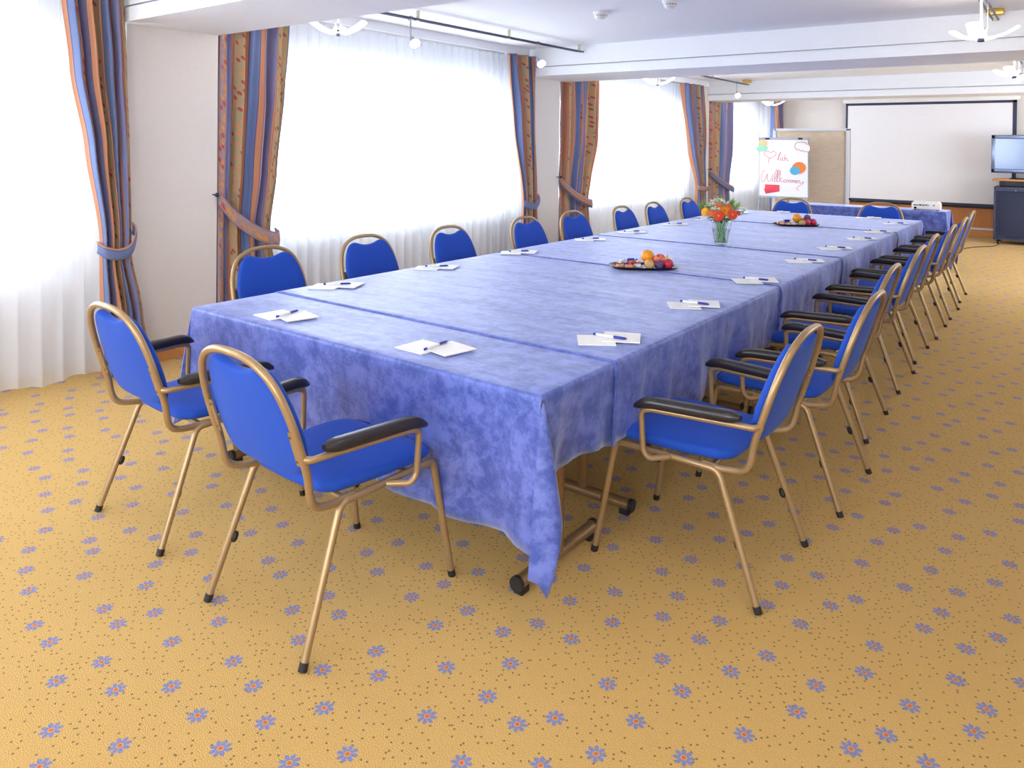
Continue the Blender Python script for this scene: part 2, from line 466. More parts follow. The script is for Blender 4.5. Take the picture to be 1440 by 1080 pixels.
# ------------------------------------------------------------------ curtains
def lerp_knots(knots, z):
    K = sorted(knots, key=lambda k: -k[0])
    if z >= K[0][0]: return K[0][1:]
    for A, B in zip(K, K[1:]):
        if z >= B[0]:
            t = (A[0]-z)/(A[0]-B[0]); t2 = t*t*(3-2*t)*.5+t*.5
            return [a+(b-a)*t2 for a, b in zip(A[1:], B[1:])]
    return K[-1][1:]
def curtain(knots, ztop, zbot, n, seed, uoff, W=1.5):
    rnd = random.Random(seed)
    ph = [rnd.uniform(0, 6.28) for _ in range(4)]
    bm = BM()
    def fn(s, t):
        z = ztop+(zbot-ztop)*t
        ya, yb, x, amp = lerp_knots(knots, z)
        w = s+.018*math.sin(2*PI*n*s*.5+ph[0])
        y = ya+(yb-ya)*w
        d = math.sin(2*PI*n*s+ph[1]+.5*math.sin(3*z+ph[2]))+.5*math.sin(2*PI*n*1.7*s+ph[2])+.22*math.sin(2*PI*n*3.3*s+ph[3])
        return (x+amp*1.15*d, y, z)
    grid(bm, fn, 140, 60, lambda s, t: (uoff+s*W, ztop+(zbot-ztop)*t))
    return bm
def tie(bm, path, w, n=24, uoff=.02):
    """a flat band following path, w tall"""
    P = catmull(path, 6); N = len(P)-1
    L = [0]
    for a, b in zip(P, P[1:]): L.append(L[-1]+(b-a).length)
    def fn(s, t):
        p = P[min(N, round(s*N))]
        return (p.x+.010*math.sin(PI*t), p.y, p.z+(t-.5)*w)
    grid(bm, fn, N, 4, lambda s, t: (uoff+t*.09, L[min(N, round(s*N))]))
    return bm
def make_curtain(label, knots, ztop, n, seed, uoff, tie_path, W=1.5, zbot=.02, tw=.075, tu=.02):
    c = thing('curtain', label, 'curtain', (knots[0][3], (knots[0][1]+knots[0][2])/2, 0), 0, 'striped drapes along the window wall')
    o = c.location
    inv = Matrix.Translation(-Vector(o))
    bm = curtain(knots, ztop, zbot, n, seed, uoff, W); bmesh.ops.transform(bm, matrix=inv, verts=bm.verts)
    thick(obj('drape', bm, M['drape'], c), .004)
    if tie_path:
        bm = tie(BM(), tie_path, tw, 24, tu); bmesh.ops.transform(bm, matrix=inv, verts=bm.verts)
        thick(obj('tieback', bm, M['drape'], c), .008)
    return c
# knots: (z, y_a, y_b, x, amp)
make_curtain('striped drape nearest the camera, tied back in front of bare sheer curtain',
    [(2.56, 2.03, 2.42, -5.07, .035), (2.0, 2.09, 2.44, -5.06, .033), (1.5, 2.17, 2.45, -5.04, .03), (.92, 2.25, 2.45, -5.02, .022), (.80, 2.25, 2.45, -5.02, .02), (.4, 2.26, 2.53, -5.01, .03), (.02, 2.27, 2.60, -5.01, .035)],
    2.56, 4, 1, .457, [(-5.03, 2.455, .97), (-4.99, 2.46, .93), (-4.965, 2.42, .84), (-4.955, 2.34, .81), (-4.965, 2.26, .83), (-5.03, 2.235, .86)], .95, tu=.01)
make_curtain('wide striped drape hooked to near pillar, behind the first window-side chair',
    [(2.56, 3.155, 3.80, -5.19, .03), (1.9, 3.155, 3.77, -5.19, .03), (1.3, 3.15, 3.71, -5.19, .028), (.85, 3.15, 3.63, -5.18, .02), (.4, 3.15, 3.68, -5.18, .025), (.02, 3.15, 3.70, -5.18, .03)],
    2.56, 4, 2, .115, [(-5.14, 3.145, 1.13), (-5.10, 3.24, .99), (-5.085, 3.40, .865), (-5.085, 3.56, .79), (-5.12, 3.66, .775), (-5.19, 3.67, .80)], .84, tw=.115, tu=.12)
make_curtain('narrow striped drape tied back just before the second pillar',
    [(2.56, 6.60, 7.06, -5.08, .035), (1.8, 6.70, 7.07, -5.06, .03), (.95, 6.82, 7.06, -5.03, .022), (.84, 6.82, 7.06, -5.03, .02), (.02, 6.80, 7.16, -5.03, .035)],
    2.56, 3, 3, .457, [(-5.03, 7.08, .96), (-4.98, 7.07, .91), (-4.965, 6.98, .85), (-4.965, 6.88, .85), (-5.0, 6.79, .88)], .72, tu=.0)
make_curtain('striped drape hooked to second pillar, behind the fifth window-side chair',
    [(2.56, 7.745, 8.76, -5.19, .035), (1.6, 7.745, 8.72, -5.19, .035), (1.1, 7.745, 8.58, -5.19, .03), (.83, 7.745, 8.50, -5.18, .02), (.02, 7.745, 8.62, -5.18, .03)],
    2.56, 5, 4, .115, [(-5.14, 7.73, 1.11), (-5.11, 7.88, .99), (-5.10, 8.15, .86), (-5.10, 8.42, .78), (-5.19, 8.55, .78)], 1.0, tw=.105, tu=.06)
make_curtain('narrow striped drape just before the third pillar, seen beyond the flower vase side chairs',
    [(2.56, 11.2, 11.95, -5.08, .04), (1.5, 11.45, 12.02, -5.06, .035), (.9, 11.65, 12.0, -5.03, .022), (.8, 11.65, 12.0, -5.03, .022), (.02, 11.6, 12.08, -5.03, .035)],
    2.56, 4, 5, .457, [(-5.0, 12.03, .92), (-4.96, 11.95, .85), (-4.96, 11.72, .84), (-5.0, 11.6, .86)], .72, tu=.06)
make_curtain('striped drape hooked to third pillar, between pillar and flipchart',
    [(2.56, 12.42, 13.66, -5.19, .035), (1.5, 12.42, 13.66, -5.19, .035), (.85, 12.42, 13.5, -5.18, .022), (.02, 12.42, 13.6, -5.18, .03)],
    2.56, 4, 6, .115, [(-5.14, 12.41, 1.09), (-5.11, 12.7, .97), (-5.10, 13.1, .84), (-5.10, 13.45, .76), (-5.19, 13.56, .77)], .78, tw=.105, tu=.02)
make_curtain('striped drape in far corner beside end wall, above the pinboard',
    [(2.56, 14.95, 15.36, -4.86, .06), (.02, 15.0, 15.36, -4.86, .06)], 2.56, 5, 7, .457, None, .72)
for y, w in ((3.128, 'near pillar'), (7.715, 'second pillar'), (12.395, 'third pillar')):
    t = thing('tieback_hook', 'small dark round tieback knob on the %s' % w, 'hook', (XP, y-.02, 1.15), 0, 'curtain tieback knobs')
    obj('stem', tube(BM(), [(0, 0, 0), (.05, 0, 0)], .005, 8), M['dark_metal'], t)
    bm = BM(); bmesh.ops.create_uvsphere(bm, u_segments=14, v_segments=10, radius=.017); bmesh.ops.translate(bm, vec=(.055, 0, 0), verts=bm.verts)
    obj('knob', bm, M['dark_metal'], t)

def make_sheer(label, y0, y1, x_top, x_bot, n, seed, zb=.03, ret=0):
    rnd = random.Random(seed); ph = [rnd.uniform(0, 6.28) for _ in range(5)]
    bm = BM()
    def fn(s, t):
        z = 2.57+(zb-2.57)*t
        x = x_top+(x_bot-x_top)*t
        k = min(1, .35+t)
        a = .026*(1-.35*t)
        d = math.sin(2*PI*n*s+ph[0]+.6*math.sin(2*PI*3*s+ph[1]))+.5*t*math.sin(2*PI*n*.37*s+ph[2])
        yy = y0+(y1+ret-y0)*s
        if yy > y1: return (x+(yy-y1)*.98, y1-(yy-y1)*.12+a*d, z)
        return (x+a*d, yy+.012*math.cos(2*PI*n*s+ph[0]), z+(.012*math.sin(2*PI*n*.31*s) if t == 1 else 0))
    grid(bm, fn, n*10, 16)
    o = obj('sheer_curtain', bm, M['sheer'])
    tag(o, label, 'curtain', 'white sheer curtains over the windows')
make_sheer('long white sheer curtain over the nearest window, reaching the carpet', -1.9, 2.30, -5.23, -5.12, 34, 1)
make_sheer('white sheer curtain over the wide window between near and second pillar', 3.2, 7.06, -5.29, -5.24, 34, 2)
make_sheer('white sheer curtain over the window between second and third pillar', 7.78, 12.08, -5.29, -5.26, 38, 3)
make_sheer('white sheer curtain over the last window behind the flipchart', 12.45, 15.27, -5.29, -5.26, 28, 4, .03, .36)

# ------------------------------------------------------------------ chairs
def back_y(z): return -.311-.318*(z-.63)
def make_chair(label):
    t = thing('conference_chair', label, 'chair', (0, 0, 0), 0, 'blue armchairs around the conference table')
    # seat
    half = [(0, .272), (.10, .271), (.18, .264), (.224, .238), (.238, .17), (.234, .03), (.216, -.12), (.20, -.165), (.16, -.195), (.08, -.202), (0, -.204)]
    out = half+[(-x, y) for x, y in half[-2:0:-1]]
    out = [(p.x, p.y) for p in catmull([(x, y, 0) for x, y in out], 4, True)]
    def pl(u, v, w):
        front = max(0, (v-.13)/.14)
        return (u, v, .446+w-.022*front*front*(w > .03))
    obj('seat', cushion(out, .042, .018, .020, pl), M['chair_blue'], t)
    # backrest
    half = [(0, .520), (.10, .521), (.165, .528), (.203, .553), (.222, .60), (.228, .65), (.222, .72), (.206, .78), (.184, .826), (.156, .856), (.126, .869), (.10, .867), (.068, .857), (.034, .850), (0, .848)]
    out = half+[(-x, y) for x, y in half[-2:0:-1]]
    out = [(p.x, p.y) for p in catmull([(x, y, 0) for x, y in out], 4, True)]
    def pb(u, v, w):
        return (u, back_y(v)+(w-.004)*.953+.25*u*u, v+(w-.004)*.30)
    obj('backrest', cushion(out, .034, .012, .016, pb, .006), M['chair_blue'], t)
    # hoop
    H = [(.225, -.10, .433), (.228, -.185, .433), (.236, -.262, .460), (.243, back_y(.56), .56), (.245, back_y(.64), .64), (.238, back_y(.73), .73), (.214, back_y(.81), .81),
         (.170, back_y(.866), .866), (.095, back_y(.900), .900), (0, back_y(.908), .908)]
    path = [Vector(p) for p in H]+[Vector((-p[0], p[1], p[2])) for p in H[-2::-1]]
    path = catmull(path, 6)
    bmh = tube(BM(), path, .0125, 12)
    hoop = obj('back_frame', bmh, M['gold'], t)
    for s in (-1, 1):
        bm = BM()
        for z in (.60, .68):
            r = bmesh.ops.create_cone(bm, segments=10, radius1=.005, radius2=.004, depth=.006)
            bmesh.ops.rotate(bm, cent=(0, 0, 0), matrix=Matrix.Rotation(PI/2, 3, 'X'), verts=r['verts'])
            bmesh.ops.translate(bm, vec=(s*.221, back_y(z)-.0075, z), verts=r['verts'])
        box(bm, s*.221-.010, s*.221+.010, -.003, .003, .585, .695)
        for v in bm.verts:
            if abs(v.co.y) < .01: v.co.y += back_y(v.co.z)-.003
        obj('bracket', bm, M['gold'], hoop)
    # frame: side rails and cross bars
    bm = BM()
    for s in (-1, 1): tube(bm, [(s*.235, .185, .4305), (s*.235, -.095, .4285)], .0123, 12)
    tube(bm, [(-.235, -.125, .424), (.235, -.125, .424)], .010, 10)
    tube(bm, [(-.235, .13, .424), (.235, .13, .424)], .010, 10)
    obj('seat_frame', bm, M['gold'], t)
    for s in (-1, 1):
        for f in (1, -1):
            if f > 0: P = [(s*.235, .185, .4305), (s*.235, .243, .431), (s*.262, .316, .012)]
            else: P = [(s*.235, -.095, .4285), (s*.235, -.158, .428), (s*.265, -.312, .012)]
            l = obj('leg', tube(BM(), fillet(P, .055, 8), .0123, 12), M['gold'], t)
            a, b = Vector(P[1]), Vector(P[2])
            d = (b-a).normalized()
            cap = BM(); tube(cap, [b-d*.012, b+d*.012], .0138, 12)
            for v in cap.verts: v.co.z = max(v.co.z, 0)
            obj('foot_cap', cap, M['rubber'], l)
            m = a+(b-a)*.56
            bp = BM(); tube(bp, [m-d*.016, m-d*.008, m+d*.010, m+d*.018], [.006, .011, .011, .006], 10)
            bmesh.ops.translate(bp, vec=(-s*.012, .010 if f > 0 else .012, 0), verts=bp.verts)
            obj('stacking_bumper', bp, M['rubber'], l)
    # arms
    for s in (-1, 1):
        bm = BM()
        prof = []
        L0, L1 = -.250, .120
        n = 16
        rings = []
        for i in range(n+1):
            k = i/n; y = L0+(L1-L0)*k
            e = min(1, min(k, 1-k)*n/2.0+.001); e = math.sqrt(1-(1-e)**2) if e < 1 else 1
            e = max(e, .45)
            x = s*(.272+.050*k); z = .637-.020*max(0, (k-.8)/.2)**2
            w, h = .026*e, .020*e
            ring = []
            for a in range(14):
                th = 2*PI*a/14; c_, s_ = math.cos(th), math.sin(th)
                ring.append(bm.verts.new((x+w*math.copysign(abs(c_)**.6, c_), y, z+h*math.copysign(abs(s_)**.7, s_))))
            rings.append(ring)
        for A, B in zip(rings, rings[1:]):
            for a in range(14): bm.faces.new((A[a], A[(a+1) % 14], B[(a+1) % 14], B[a]))
        bm.faces.new(rings[0]); bm.faces.new(rings[-1])
        arm = obj('armrest', bm, M['black_pad'], t)
        P = [(s*.243, back_y(.615), .615), (s*.268, -.295, .612), (s*.274, -.23, .612), (s*.314, .065, .612), (s*.316, .098, .600), (s*.311, .092, .455), (s*.305, .072, .430), (s*.246, .020, .430)]
        obj('arm_tube', tube(BM(), fillet(P, [0, .03, .03, .02, .03, .03, .03, 0], 5), .0108, 12), M['gold'], arm)
    return t
R_ = math.radians
spec = []
ordn = ['first', 'second', 'third', 'fourth', 'fifth', 'sixth', 'seventh', 'eighth']
spec.append(((-2.057, 1.705, 0), R_(-1.8), 'blue armchair at the near table end, beside the draped table corner'))
spec.append(((-2.985, 1.765, 0), R_(-1.8), 'blue armchair at the near table end, on the window side'))
rear = [-.837, -.786, -.88, -.895, -.926, -.912, -.915, -.945]
ry = [2.735, 3.593, 4.505, 5.488, 6.289, 7.17, 8.04, 8.95]
for k, (x, y) in enumerate(zip(rear, ry)):
    spec.append(((x-.312, y, 0), PI/2+R_([0, 0, .6, 0, -.5, .4, -.3, .5][k]), '%s blue armchair from the camera along the open carpet side of table' % ordn[k]))
lx = [-3.54, -3.54, -3.50, -3.50, -3.50, -3.44, -3.44, -3.47]
ly = [2.70, 3.50, 4.315, 5.30, 6.06, 6.93, 7.65, 8.61]
for k, (x, y) in enumerate(zip(lx, ly)):
    spec.append(((x, y, 0), -PI/2+R_([-1, 0, 1, 0, -1, .5, 0, -.5][k]), '%s blue armchair from the camera along the window side of table' % ordn[k]))
spec.append(((-2.854, 9.14, 0), PI, 'blue armchair at the far table end, in front of the flipchart'))
spec.append(((-1.842, 9.14, 0), PI, 'blue armchair at the far table end, near the projector'))
chair0 = make_chair(spec[0][2])
chair0.location = spec[0][0]; chair0.rotation_euler = (0, 0, spec[0][1])
for loc, rz, lab in spec[1:]: dup(chair0, loc, rz, lab)

# ------------------------------------------------------------------ tables
TX0, TX1, TY0, TY1 = -3.405, -1.36, 1.946, 9.15
ZT = .75
def make_table(label, cx, cy, L, W, rz):
    """local x = length; T-legs near both ends, feet along local y"""
    t = thing('folding_table', label, 'table', (cx, cy, 0), rz, 'folding tables under the velvet cloths')
    obj('tabletop', box(BM(), -L/2, L/2, -W/2, W/2, ZT-.032, ZT-.006, .004), M['lightgrey'], t)
    for s in (-1, 1):
        x = s*(L/2-.12)
        bm = BM(); tube(bm, [(x, 0, .045), (x, 0, ZT-.032)], .022, 14)
        leg = obj('leg', bm, M['gold_dark'], t)
        obj('foot', tube(BM(), [(x, -W/2+.10, .042), (x, W/2-.10, .042)], .024, 14), M['gold_dark'], leg)
        for e in (-1, 1):
            y = e*(W/2-.10)
            bm = BM(); tube(bm, [(x, y-e*.002, .042), (x, y+e*.014, .042)], .0265, 14); box(bm, x-.018, x+.018, min(y-e*.045, y), max(y-e*.045, y), 0, .03, .004)
            obj('foot_cap', bm, M['rubber'], leg)
    return t
make_table('folding table under the cloth at near end, one bronze foot showing below', -2.382, 2.31, 1.95, .69, 0)
tb = make_table('folding table under the second cloth, behind the near end table', -1.72, 3.39, 1.42, .66, PI/2)
for k, lab in enumerate(('folding table under the third cloth on the open carpet side', 'folding table under the fourth cloth on the open carpet side', 'folding table under the fifth cloth on the open carpet side')):
    dup(tb, (-1.72, 3.39+1.43*(k+1), 0), PI/2, lab)
dup(tb, (-3.04, 3.39, 0), PI/2, 'folding table under the second cloth, window side row')
dup(tb, (-3.04, 4.82, 0), PI/2, 'folding table under the third cloth, window side row')
make_table('folding table under the cloth at far end', -2.382, 8.78, 1.95, .69, 0)

def run_cloth(y0, y1, hem, seed, dz=0., near=None, far=None, nx=24, x0=TX0, x1=TX1):
    """a cloth lying across the table from window side hem to open side hem"""
    rnd = random.Random(seed); ph = [rnd.uniform(0, 6.28) for _ in range(6)]
    bm = BM()
    zt = ZT+dz
    r = .014
    rd = 9  # rows down
    def wave(y, d):
        return d*(.020*math.sin(9.5*y+ph[0])+.014*math.sin(21*y+ph[1])+.007*math.sin(47*y+ph[2]))-.025*d+.022*d**.6*math.exp(-((y-y0)/.035)**2)*(dz > 0)+dz*1.2
    def hemz(y): return hem+.022*math.sin(5*y+ph[3])+.012*math.sin(13*y+ph[4])
    prof = []
    for k in range(rd, 0, -1): prof.append(('R', k/rd))
    for k in range(5): prof.append(('r', k/5))
    for k in range(nx+1): prof.append(('T', k/nx))
    for k in range(1, 6): prof.append(('l', k/5))
    for k in range(1, rd+1): prof.append(('L', k/rd))
    ny = max(6, int((y1-y0)/.035))
    def pos(p, y):
        a, k = p
        xr, xl = x1+.004, x0-.004
        if a == 'R': return (xr+wave(y, k), y, (zt-r)+(hemz(y)-(zt-r))*k)
        if a == 'r': an = k*PI/2; return (xr-r+r*math.cos(an), y, zt-r+r*math.sin(an))
        if a == 'T': return (xr-r+(xl+r-xr+r)*k, y, zt+.0012*math.sin(14*y+3*k+ph[5])*math.sin(PI*k))
        if a == 'l': an = k*PI/2; return (xl+r-r*math.sin(an), y, zt-r+r*math.cos(an))
        return (xl-wave(y+5, k), y, (zt-r)+(hemz(y+5)-(zt-r))*k)
    V = []
    for j in range(ny+1):
        y = y0+(y1-y0)*j/ny
        V.append([bm.verts.new(pos(p, y)) for p in prof])
    for j in range(ny):
        for i in range(len(prof)-1): bm.faces.new((V[j][i], V[j][i+1], V[j+1][i+1], V[j+1][i]))
    # end skirts (near or far), made from the top row edge and folded at the corners
    def end_skirt(row, ye, sgn, hz):
        iT0, iT1 = rd, rd+5+nx+5           # first and last profile index of the rounded top
        top = list(range(iT0, iT1+1))
        rows = [[V[row][i] for i in top]]
        nd = 14
        # rounded edge
        for k in range(1, 4):
            an = k/3*PI/2
            rows.append([bm.verts.new((V[row][i].co.x, ye+sgn*r*math.sin(an), V[row][i].co.z-r*(1-math.cos(an)))) for i in top])
        for k in range(1, nd+1):
            d = k/nd; line = []
            for i in top:
                x = V[row][i].co.x; zz = min(V[row][i].co.z, zt)-r
                e = min(abs(x-x1), abs(x-x0))
                wv = d*(.020*math.sin(7.5*x+ph[1])+.014*math.sin(17*x+ph[2])+.006*math.sin(39*x+ph[4]))*min(1, e/.12)+.02*d-.075*d*min(1, max(0, (e-.06)/.25))
                h = hz+.012*math.sin(6*x+ph[0])+.006*math.sin(19*x)
                line.append(bm.verts.new((x, ye+sgn*(r+wv), zz+(h-zz)*d)))
            rows.append(line)
        for A, B in zip(rows, rows[1:]):
            for i in range(len(A)-1): bm.faces.new((A[i], A[i+1], B[i+1], B[i]))
        # corner folds
        for side in (0, 1):
            xs = x1 if side == 0 else x0
            sx = 1 if side == 0 else -1
            cols = []
            edge_end = [R[0] if side == 0 else R[-1] for R in rows]      # end of skirt edge
            edge_side = [V[row][rd-k] if side == 0 else V[row][iT1+k] for k in range(rd+1)]
            top_pt = V[row][rd if side == 0 else iT1]
            # plan of the fold, offsets from the corner at full depth (x outward, y outward) and hem height
            prof2 = [(-.012, .020, hz), (-.004, .055, hz-.02), (.012, .085, hz-.035), (.038, .075, hz-.04), (.066, .060, hz-.085), (.080, .040, hz-.02), (.086, .018, hz+.06), (.078, -.004, hz+.12), (.055, -.022, hem), (.035, -.034, hem)]
            base = Vector((xs+sx*.003, ye+sgn*r*.3, zt-.008))
            nd2 = 14
            fold = []
            for k in range(1, nd2+1):
                d = k/nd2
                fold.append([bm.verts.new((base.x+sx*px*(d**.85), base.y+sgn*py*(d**.85), base.z+(h-base.z)*d)) for px, py, h in prof2])
            apex = bm.verts.new(base)
            for i in range(len(prof2)-1):
                bm.faces.new((apex, fold[0][i], fold[0][i+1]))
                for k in range(nd2-1): bm.faces.new((fold[k][i], fold[k][i+1], fold[k+1][i+1], fold[k+1][i]))
    if near is not None: end_skirt(0, y0, -1, near)
    if far is not None: end_skirt(ny, y1, 1, far)
    return bm
cl = [('deep blue velvet cloth over the near table end with hanging corner fold', 1.96, 2.47, .425, 0, .240, None),
      ('blue velvet cloth second from the near end of the table', 2.41, 4.35, .43, .0035, None, None),
      ('blue velvet cloth in the middle of the table, under the nearer fruit tray', 4.308, 5.74, .40, .007, None, None),
      ('blue velvet cloth under the flower vase', 5.685, 7.75, .38, .0105, None, None),
      ('blue velvet cloth over the far table end, in front of the side desk', 7.70, 9.14, .38, .014, None, .30)]
for k, (lab, a, b, h, dz, n, f) in enumerate(cl):
    o = obj('tablecloth', run_cloth(a, b, h, 11+k, dz, n, f), M['velvet'])
    tag(o, lab, 'tablecloth', 'blue velvet cloths covering the conference table')
    thick(o, .0025, 0)

# ------------------------------------------------------------------ side desk, projector, papers
t = thing('side_desk', 'narrow side desk under blue cloth in front of the pinboard', 'table', (-2.35, 11.0, 0))
obj('tabletop', box(BM(), -1.0, 1.0, -.21, .21, .718, .744, .004), M['lightgrey'], t)
for sx in (-1, 1):
    for sy in (-1, 1): obj('leg', tube(BM(), [(sx*.95, sy*.17, 0), (sx*.95, sy*.17, .718)], .018, 12), M['gold_dark'], t)
o = obj('tablecloth', run_cloth(10.79, 11.215, .15, 31, 0, .12, .12, 20, -3.36, -1.335), M['velvet'])
tag(o, 'blue velvet cloth on the side desk under the projector', 'tablecloth'); thick(o, .0025, 0)
ZD = .7525
t = thing('projector', 'white projector on the blue side desk in front of the screen', 'projector', (-1.575, 10.93, ZD), R_(4))
bm = BM(); box(bm, -.165, .165, -.115, .115, .012, .098, .012)
obj('body', bm, M['white'], t)
bm = BM(); box(bm, -.15, .15, -.10, .10, .096, .112, .008); obj('lid', bm, M['white'], t)
for sx in (-1, 1):
    for sy in (-1, 1): obj('foot', tube(BM(), [(sx*.13, sy*.09, 0), (sx*.13, sy*.09, .014)], .012, 10), M['rubber'], t)
bm = BM()
for k, (x, w, z, h) in enumerate(((-.135, .03, .062, .012), (-.10, .012, .062, .012), (-.075, .025, .062, .012), (-.04, .025, .062, .012), (-.005, .012, .062, .012), (.02, .012, .064, .008), (.08, .02, .066, .012), (-.09, .05, .075, .004), (-.02, .05, .075, .004))):
    box(bm, x, x+w, -.1165, -.114, z, z+h)
obj('ports', bm, M['black_gloss'], t)
obj('power_socket', box(BM(), -.135, -.105, -.117, -.113, .022, .044), M['black_gloss'], t)
def sheet(label, x, y, z, w, h, rz, name='paper_pad', cat='paper pad', t=.004, group=None):
    o = obj(name, box(BM(), -w/2, w/2, -h/2, h/2, 0, t), M['paper'], None, False, (x, y, z))
    o.rotation_euler = (0, 0, rz)
    return tag(o, label, cat, group)
sheet('white paper lying on the side desk behind the far end chairs', -2.44, 10.93, ZD, .24, .15, .1, 'paper_sheet', 'paper', .003)
# ------------------------------------------------------------------ place settings
def pen_obj(label, x, y, z, rz):
    t = thing('ballpoint_pen', label, 'pen', (x, y, z), rz, 'ballpoint pens on the pads')
    r = .0055
    obj('barrel', tube(BM(), [(-.02, 0, r), (.062, 0, r)], r*.9, 8), M['white'], t)
    obj('grip', tube(BM(), [(-.075, 0, r), (-.065, 0, r), (-.018, 0, r)], [.002, r, r], 8), M['pen_blue'], t)
    obj('cap', tube(BM(), [(.060, 0, r), (.072, 0, r)], r, 8), M['pen_blue'], t)
    return t
pen0 = [None]
def pen(label, x, y, z, rz):
    if pen0[0] is None: pen0[0] = pen_obj(label, x, y, z, rz)
    else: dup(pen0[0], (x, y, z), rz, label)
def setting(x, y, a, where, zt, prz):
    """two overlapping pads and a pen; a = direction of the sitter looking at the table"""
    ca, sa = math.cos(a), math.sin(a)
    def at(u, v): return x+u*ca-v*sa, y+u*sa+v*ca
    j = random.uniform(-.03, .03)
    p = at(-.055, -.012); sheet('lower white pad of the overlapping pair %s' % where, p[0], p[1], zt, .15, .21*.72, a+.04+j, group='white pads at the seats')
    p = at(.05, .03); sheet('upper white pad of the overlapping pair %s' % where, p[0], p[1], zt+.0045, .15, .21*.72, a-.10+j, group='white pads at the seats')
    p = at(.0, .01); pen('blue and white pen on the pads %s' % where, p[0], p[1], zt+.009, a+prz)
def zc(y): return ZT+.0025+(0 if y < 2.41 else .0035 if y < 4.308 else .007 if y < 5.685 else .0105 if y < 7.70 else .014)
setting(-2.885, 2.10, -.12, 'before the near end chair on the window side', zc(2.1), PI*.62+PI)
setting(-1.99, 2.13, -.05, 'before the near end chair beside the draped corner', zc(2.1), PI*.55+PI)
pry = [2.665, 3.51, 4.359, 5.335, 6.136, 6.927, 7.62, 8.53]
prx = [-1.52, -1.522, -1.51, -1.504, -1.506, -1.482, -1.494, -1.507]
ply = [2.703, 3.502, 4.361, 5.344, 6.021, 6.909, 7.63, 8.60]
plx = [-3.26, -3.26, -3.25, -3.24, -3.22, -3.21, -3.2, -3.2]
for k in range(8):
    setting(prx[k], pry[k], .55, 'before the %s chair on the open carpet side' % ordn[k], zc(pry[k]), PI*.86)
for k in range(8):
    setting(plx[k], ply[k], .55, 'before the %s chair on the window side' % ordn[k], zc(ply[k]), PI*.10+PI)
setting(-2.877, 9.05, .25, 'before the far end chair by the flipchart', zc(9), .3)
setting(-1.87, 9.02, .25, 'before the far end chair by the projector', zc(9), .3)

# ------------------------------------------------------------------ fruit trays
def fruit_mat(name, c1, c2, scale=6, rough=.35):
    m, nt, b = new_mat(name)
    tc = nt.nodes.new('ShaderNodeTexCoord'); n = nt.nodes.new('ShaderNodeTexNoise'); n.inputs['Scale'].default_value = scale; n.inputs['Detail'].default_value = 5
    nt.links.new(tc.outputs['Generated'], n.inputs['Vector'])
    r = nt.nodes.new('ShaderNodeValToRGB'); r.color_ramp.elements[0].position = .35; r.color_ramp.elements[1].position = .65
    r.color_ramp.elements[0].color = rgb(c1); r.color_ramp.elements[1].color = rgb(c2)
    nt.links.new(n.outputs['Fac'], r.inputs[0]); nt.links.new(r.outputs[0], b.inputs['Base Color']); setp(b, Roughness=rough)
    return m
FM = dict(orange=fruit_mat('orange_peel', s2l(240, 148, 22), s2l(248, 172, 44), 20), tangerine=fruit_mat('tangerine_peel', s2l(242, 140, 40), s2l(248, 170, 80), 14),
          apple=fruit_mat('red_yellow_apple', s2l(196, 44, 60), s2l(236, 150, 110), 3.5, .25), red_apple=fruit_mat('dark_red_apple', s2l(176, 18, 52), s2l(222, 60, 86), 4, .25),
          plum=fruit_mat('purple_plum', s2l(58, 42, 82), s2l(112, 78, 122), 4, .45), kiwi=fruit_mat('kiwi_skin', s2l(176, 138, 84), s2l(214, 184, 130), 16, .8),
          pear=fruit_mat('yellow_green_apple', s2l(214, 208, 150), s2l(236, 226, 186), 4), stalk=plain('brown_stalk', s2l(88, 60, 34), .8), leafgreen=plain('dark_green_leaf', s2l(56, 116, 60), .5))
def fruit(name, label, cat, mat, x, y, z, r, squash=.92, dimple=.12, tilt=(0, 0), stalk=True, lz=1.):
    t = thing(name, label, cat, (x, y, z))
    prof = []
    n = 18
    for k in range(n+1):
        a = -PI/2+PI*k/n
        rr = r*math.cos(a); zz = r*math.sin(a)*squash
        zz -= math.copysign(dimple*r*math.exp(-(rr/(.3*r))**2), zz) if k not in () else 0
        prof.append((max(rr, 0), zz))
    bm = BM(); lathe(bm, prof, 24, (0, 0, 0), False)
    rot = Matrix.Rotation(tilt[0], 3, 'X') @ Matrix.Rotation(tilt[1], 3, 'Y')
    bmesh.ops.rotate(bm, cent=(0, 0, 0), matrix=rot, verts=bm.verts)
    mz = min(v.co.z for v in bm.verts); bmesh.ops.translate(bm, vec=(0, 0, -mz), verts=bm.verts)
    obj('flesh' if name not in ('orange', 'tangerine') else 'peel', bm, FM[mat], t)
    bm = BM(); top = rot @ Vector((0, 0, r*squash-dimple*r))
    d = (rot @ Vector((0, 0, 1)))
    b0 = top+Vector((0, 0, -mz))-d*.002
    if stalk: tube(bm, [b0, b0+d*.012+Vector((.003, 0, 0))], .0018, 6)
    else: tube(bm, [b0-d*.001, b0+d*.0025], .0045, 8)
    obj('stem' if stalk else 'navel', bm, FM['stalk'] if stalk else FM['leafgreen'], t)
    return t
wrap = [plain('red_gold_wrapper', s2l(206, 84, 60), .25, .3), plain('peach_wrapper', s2l(232, 166, 128), .3, .2), plain('blue_wrapper', s2l(48, 66, 160), .25, .3), plain('white_wrapper', s2l(238, 236, 240), .3)]
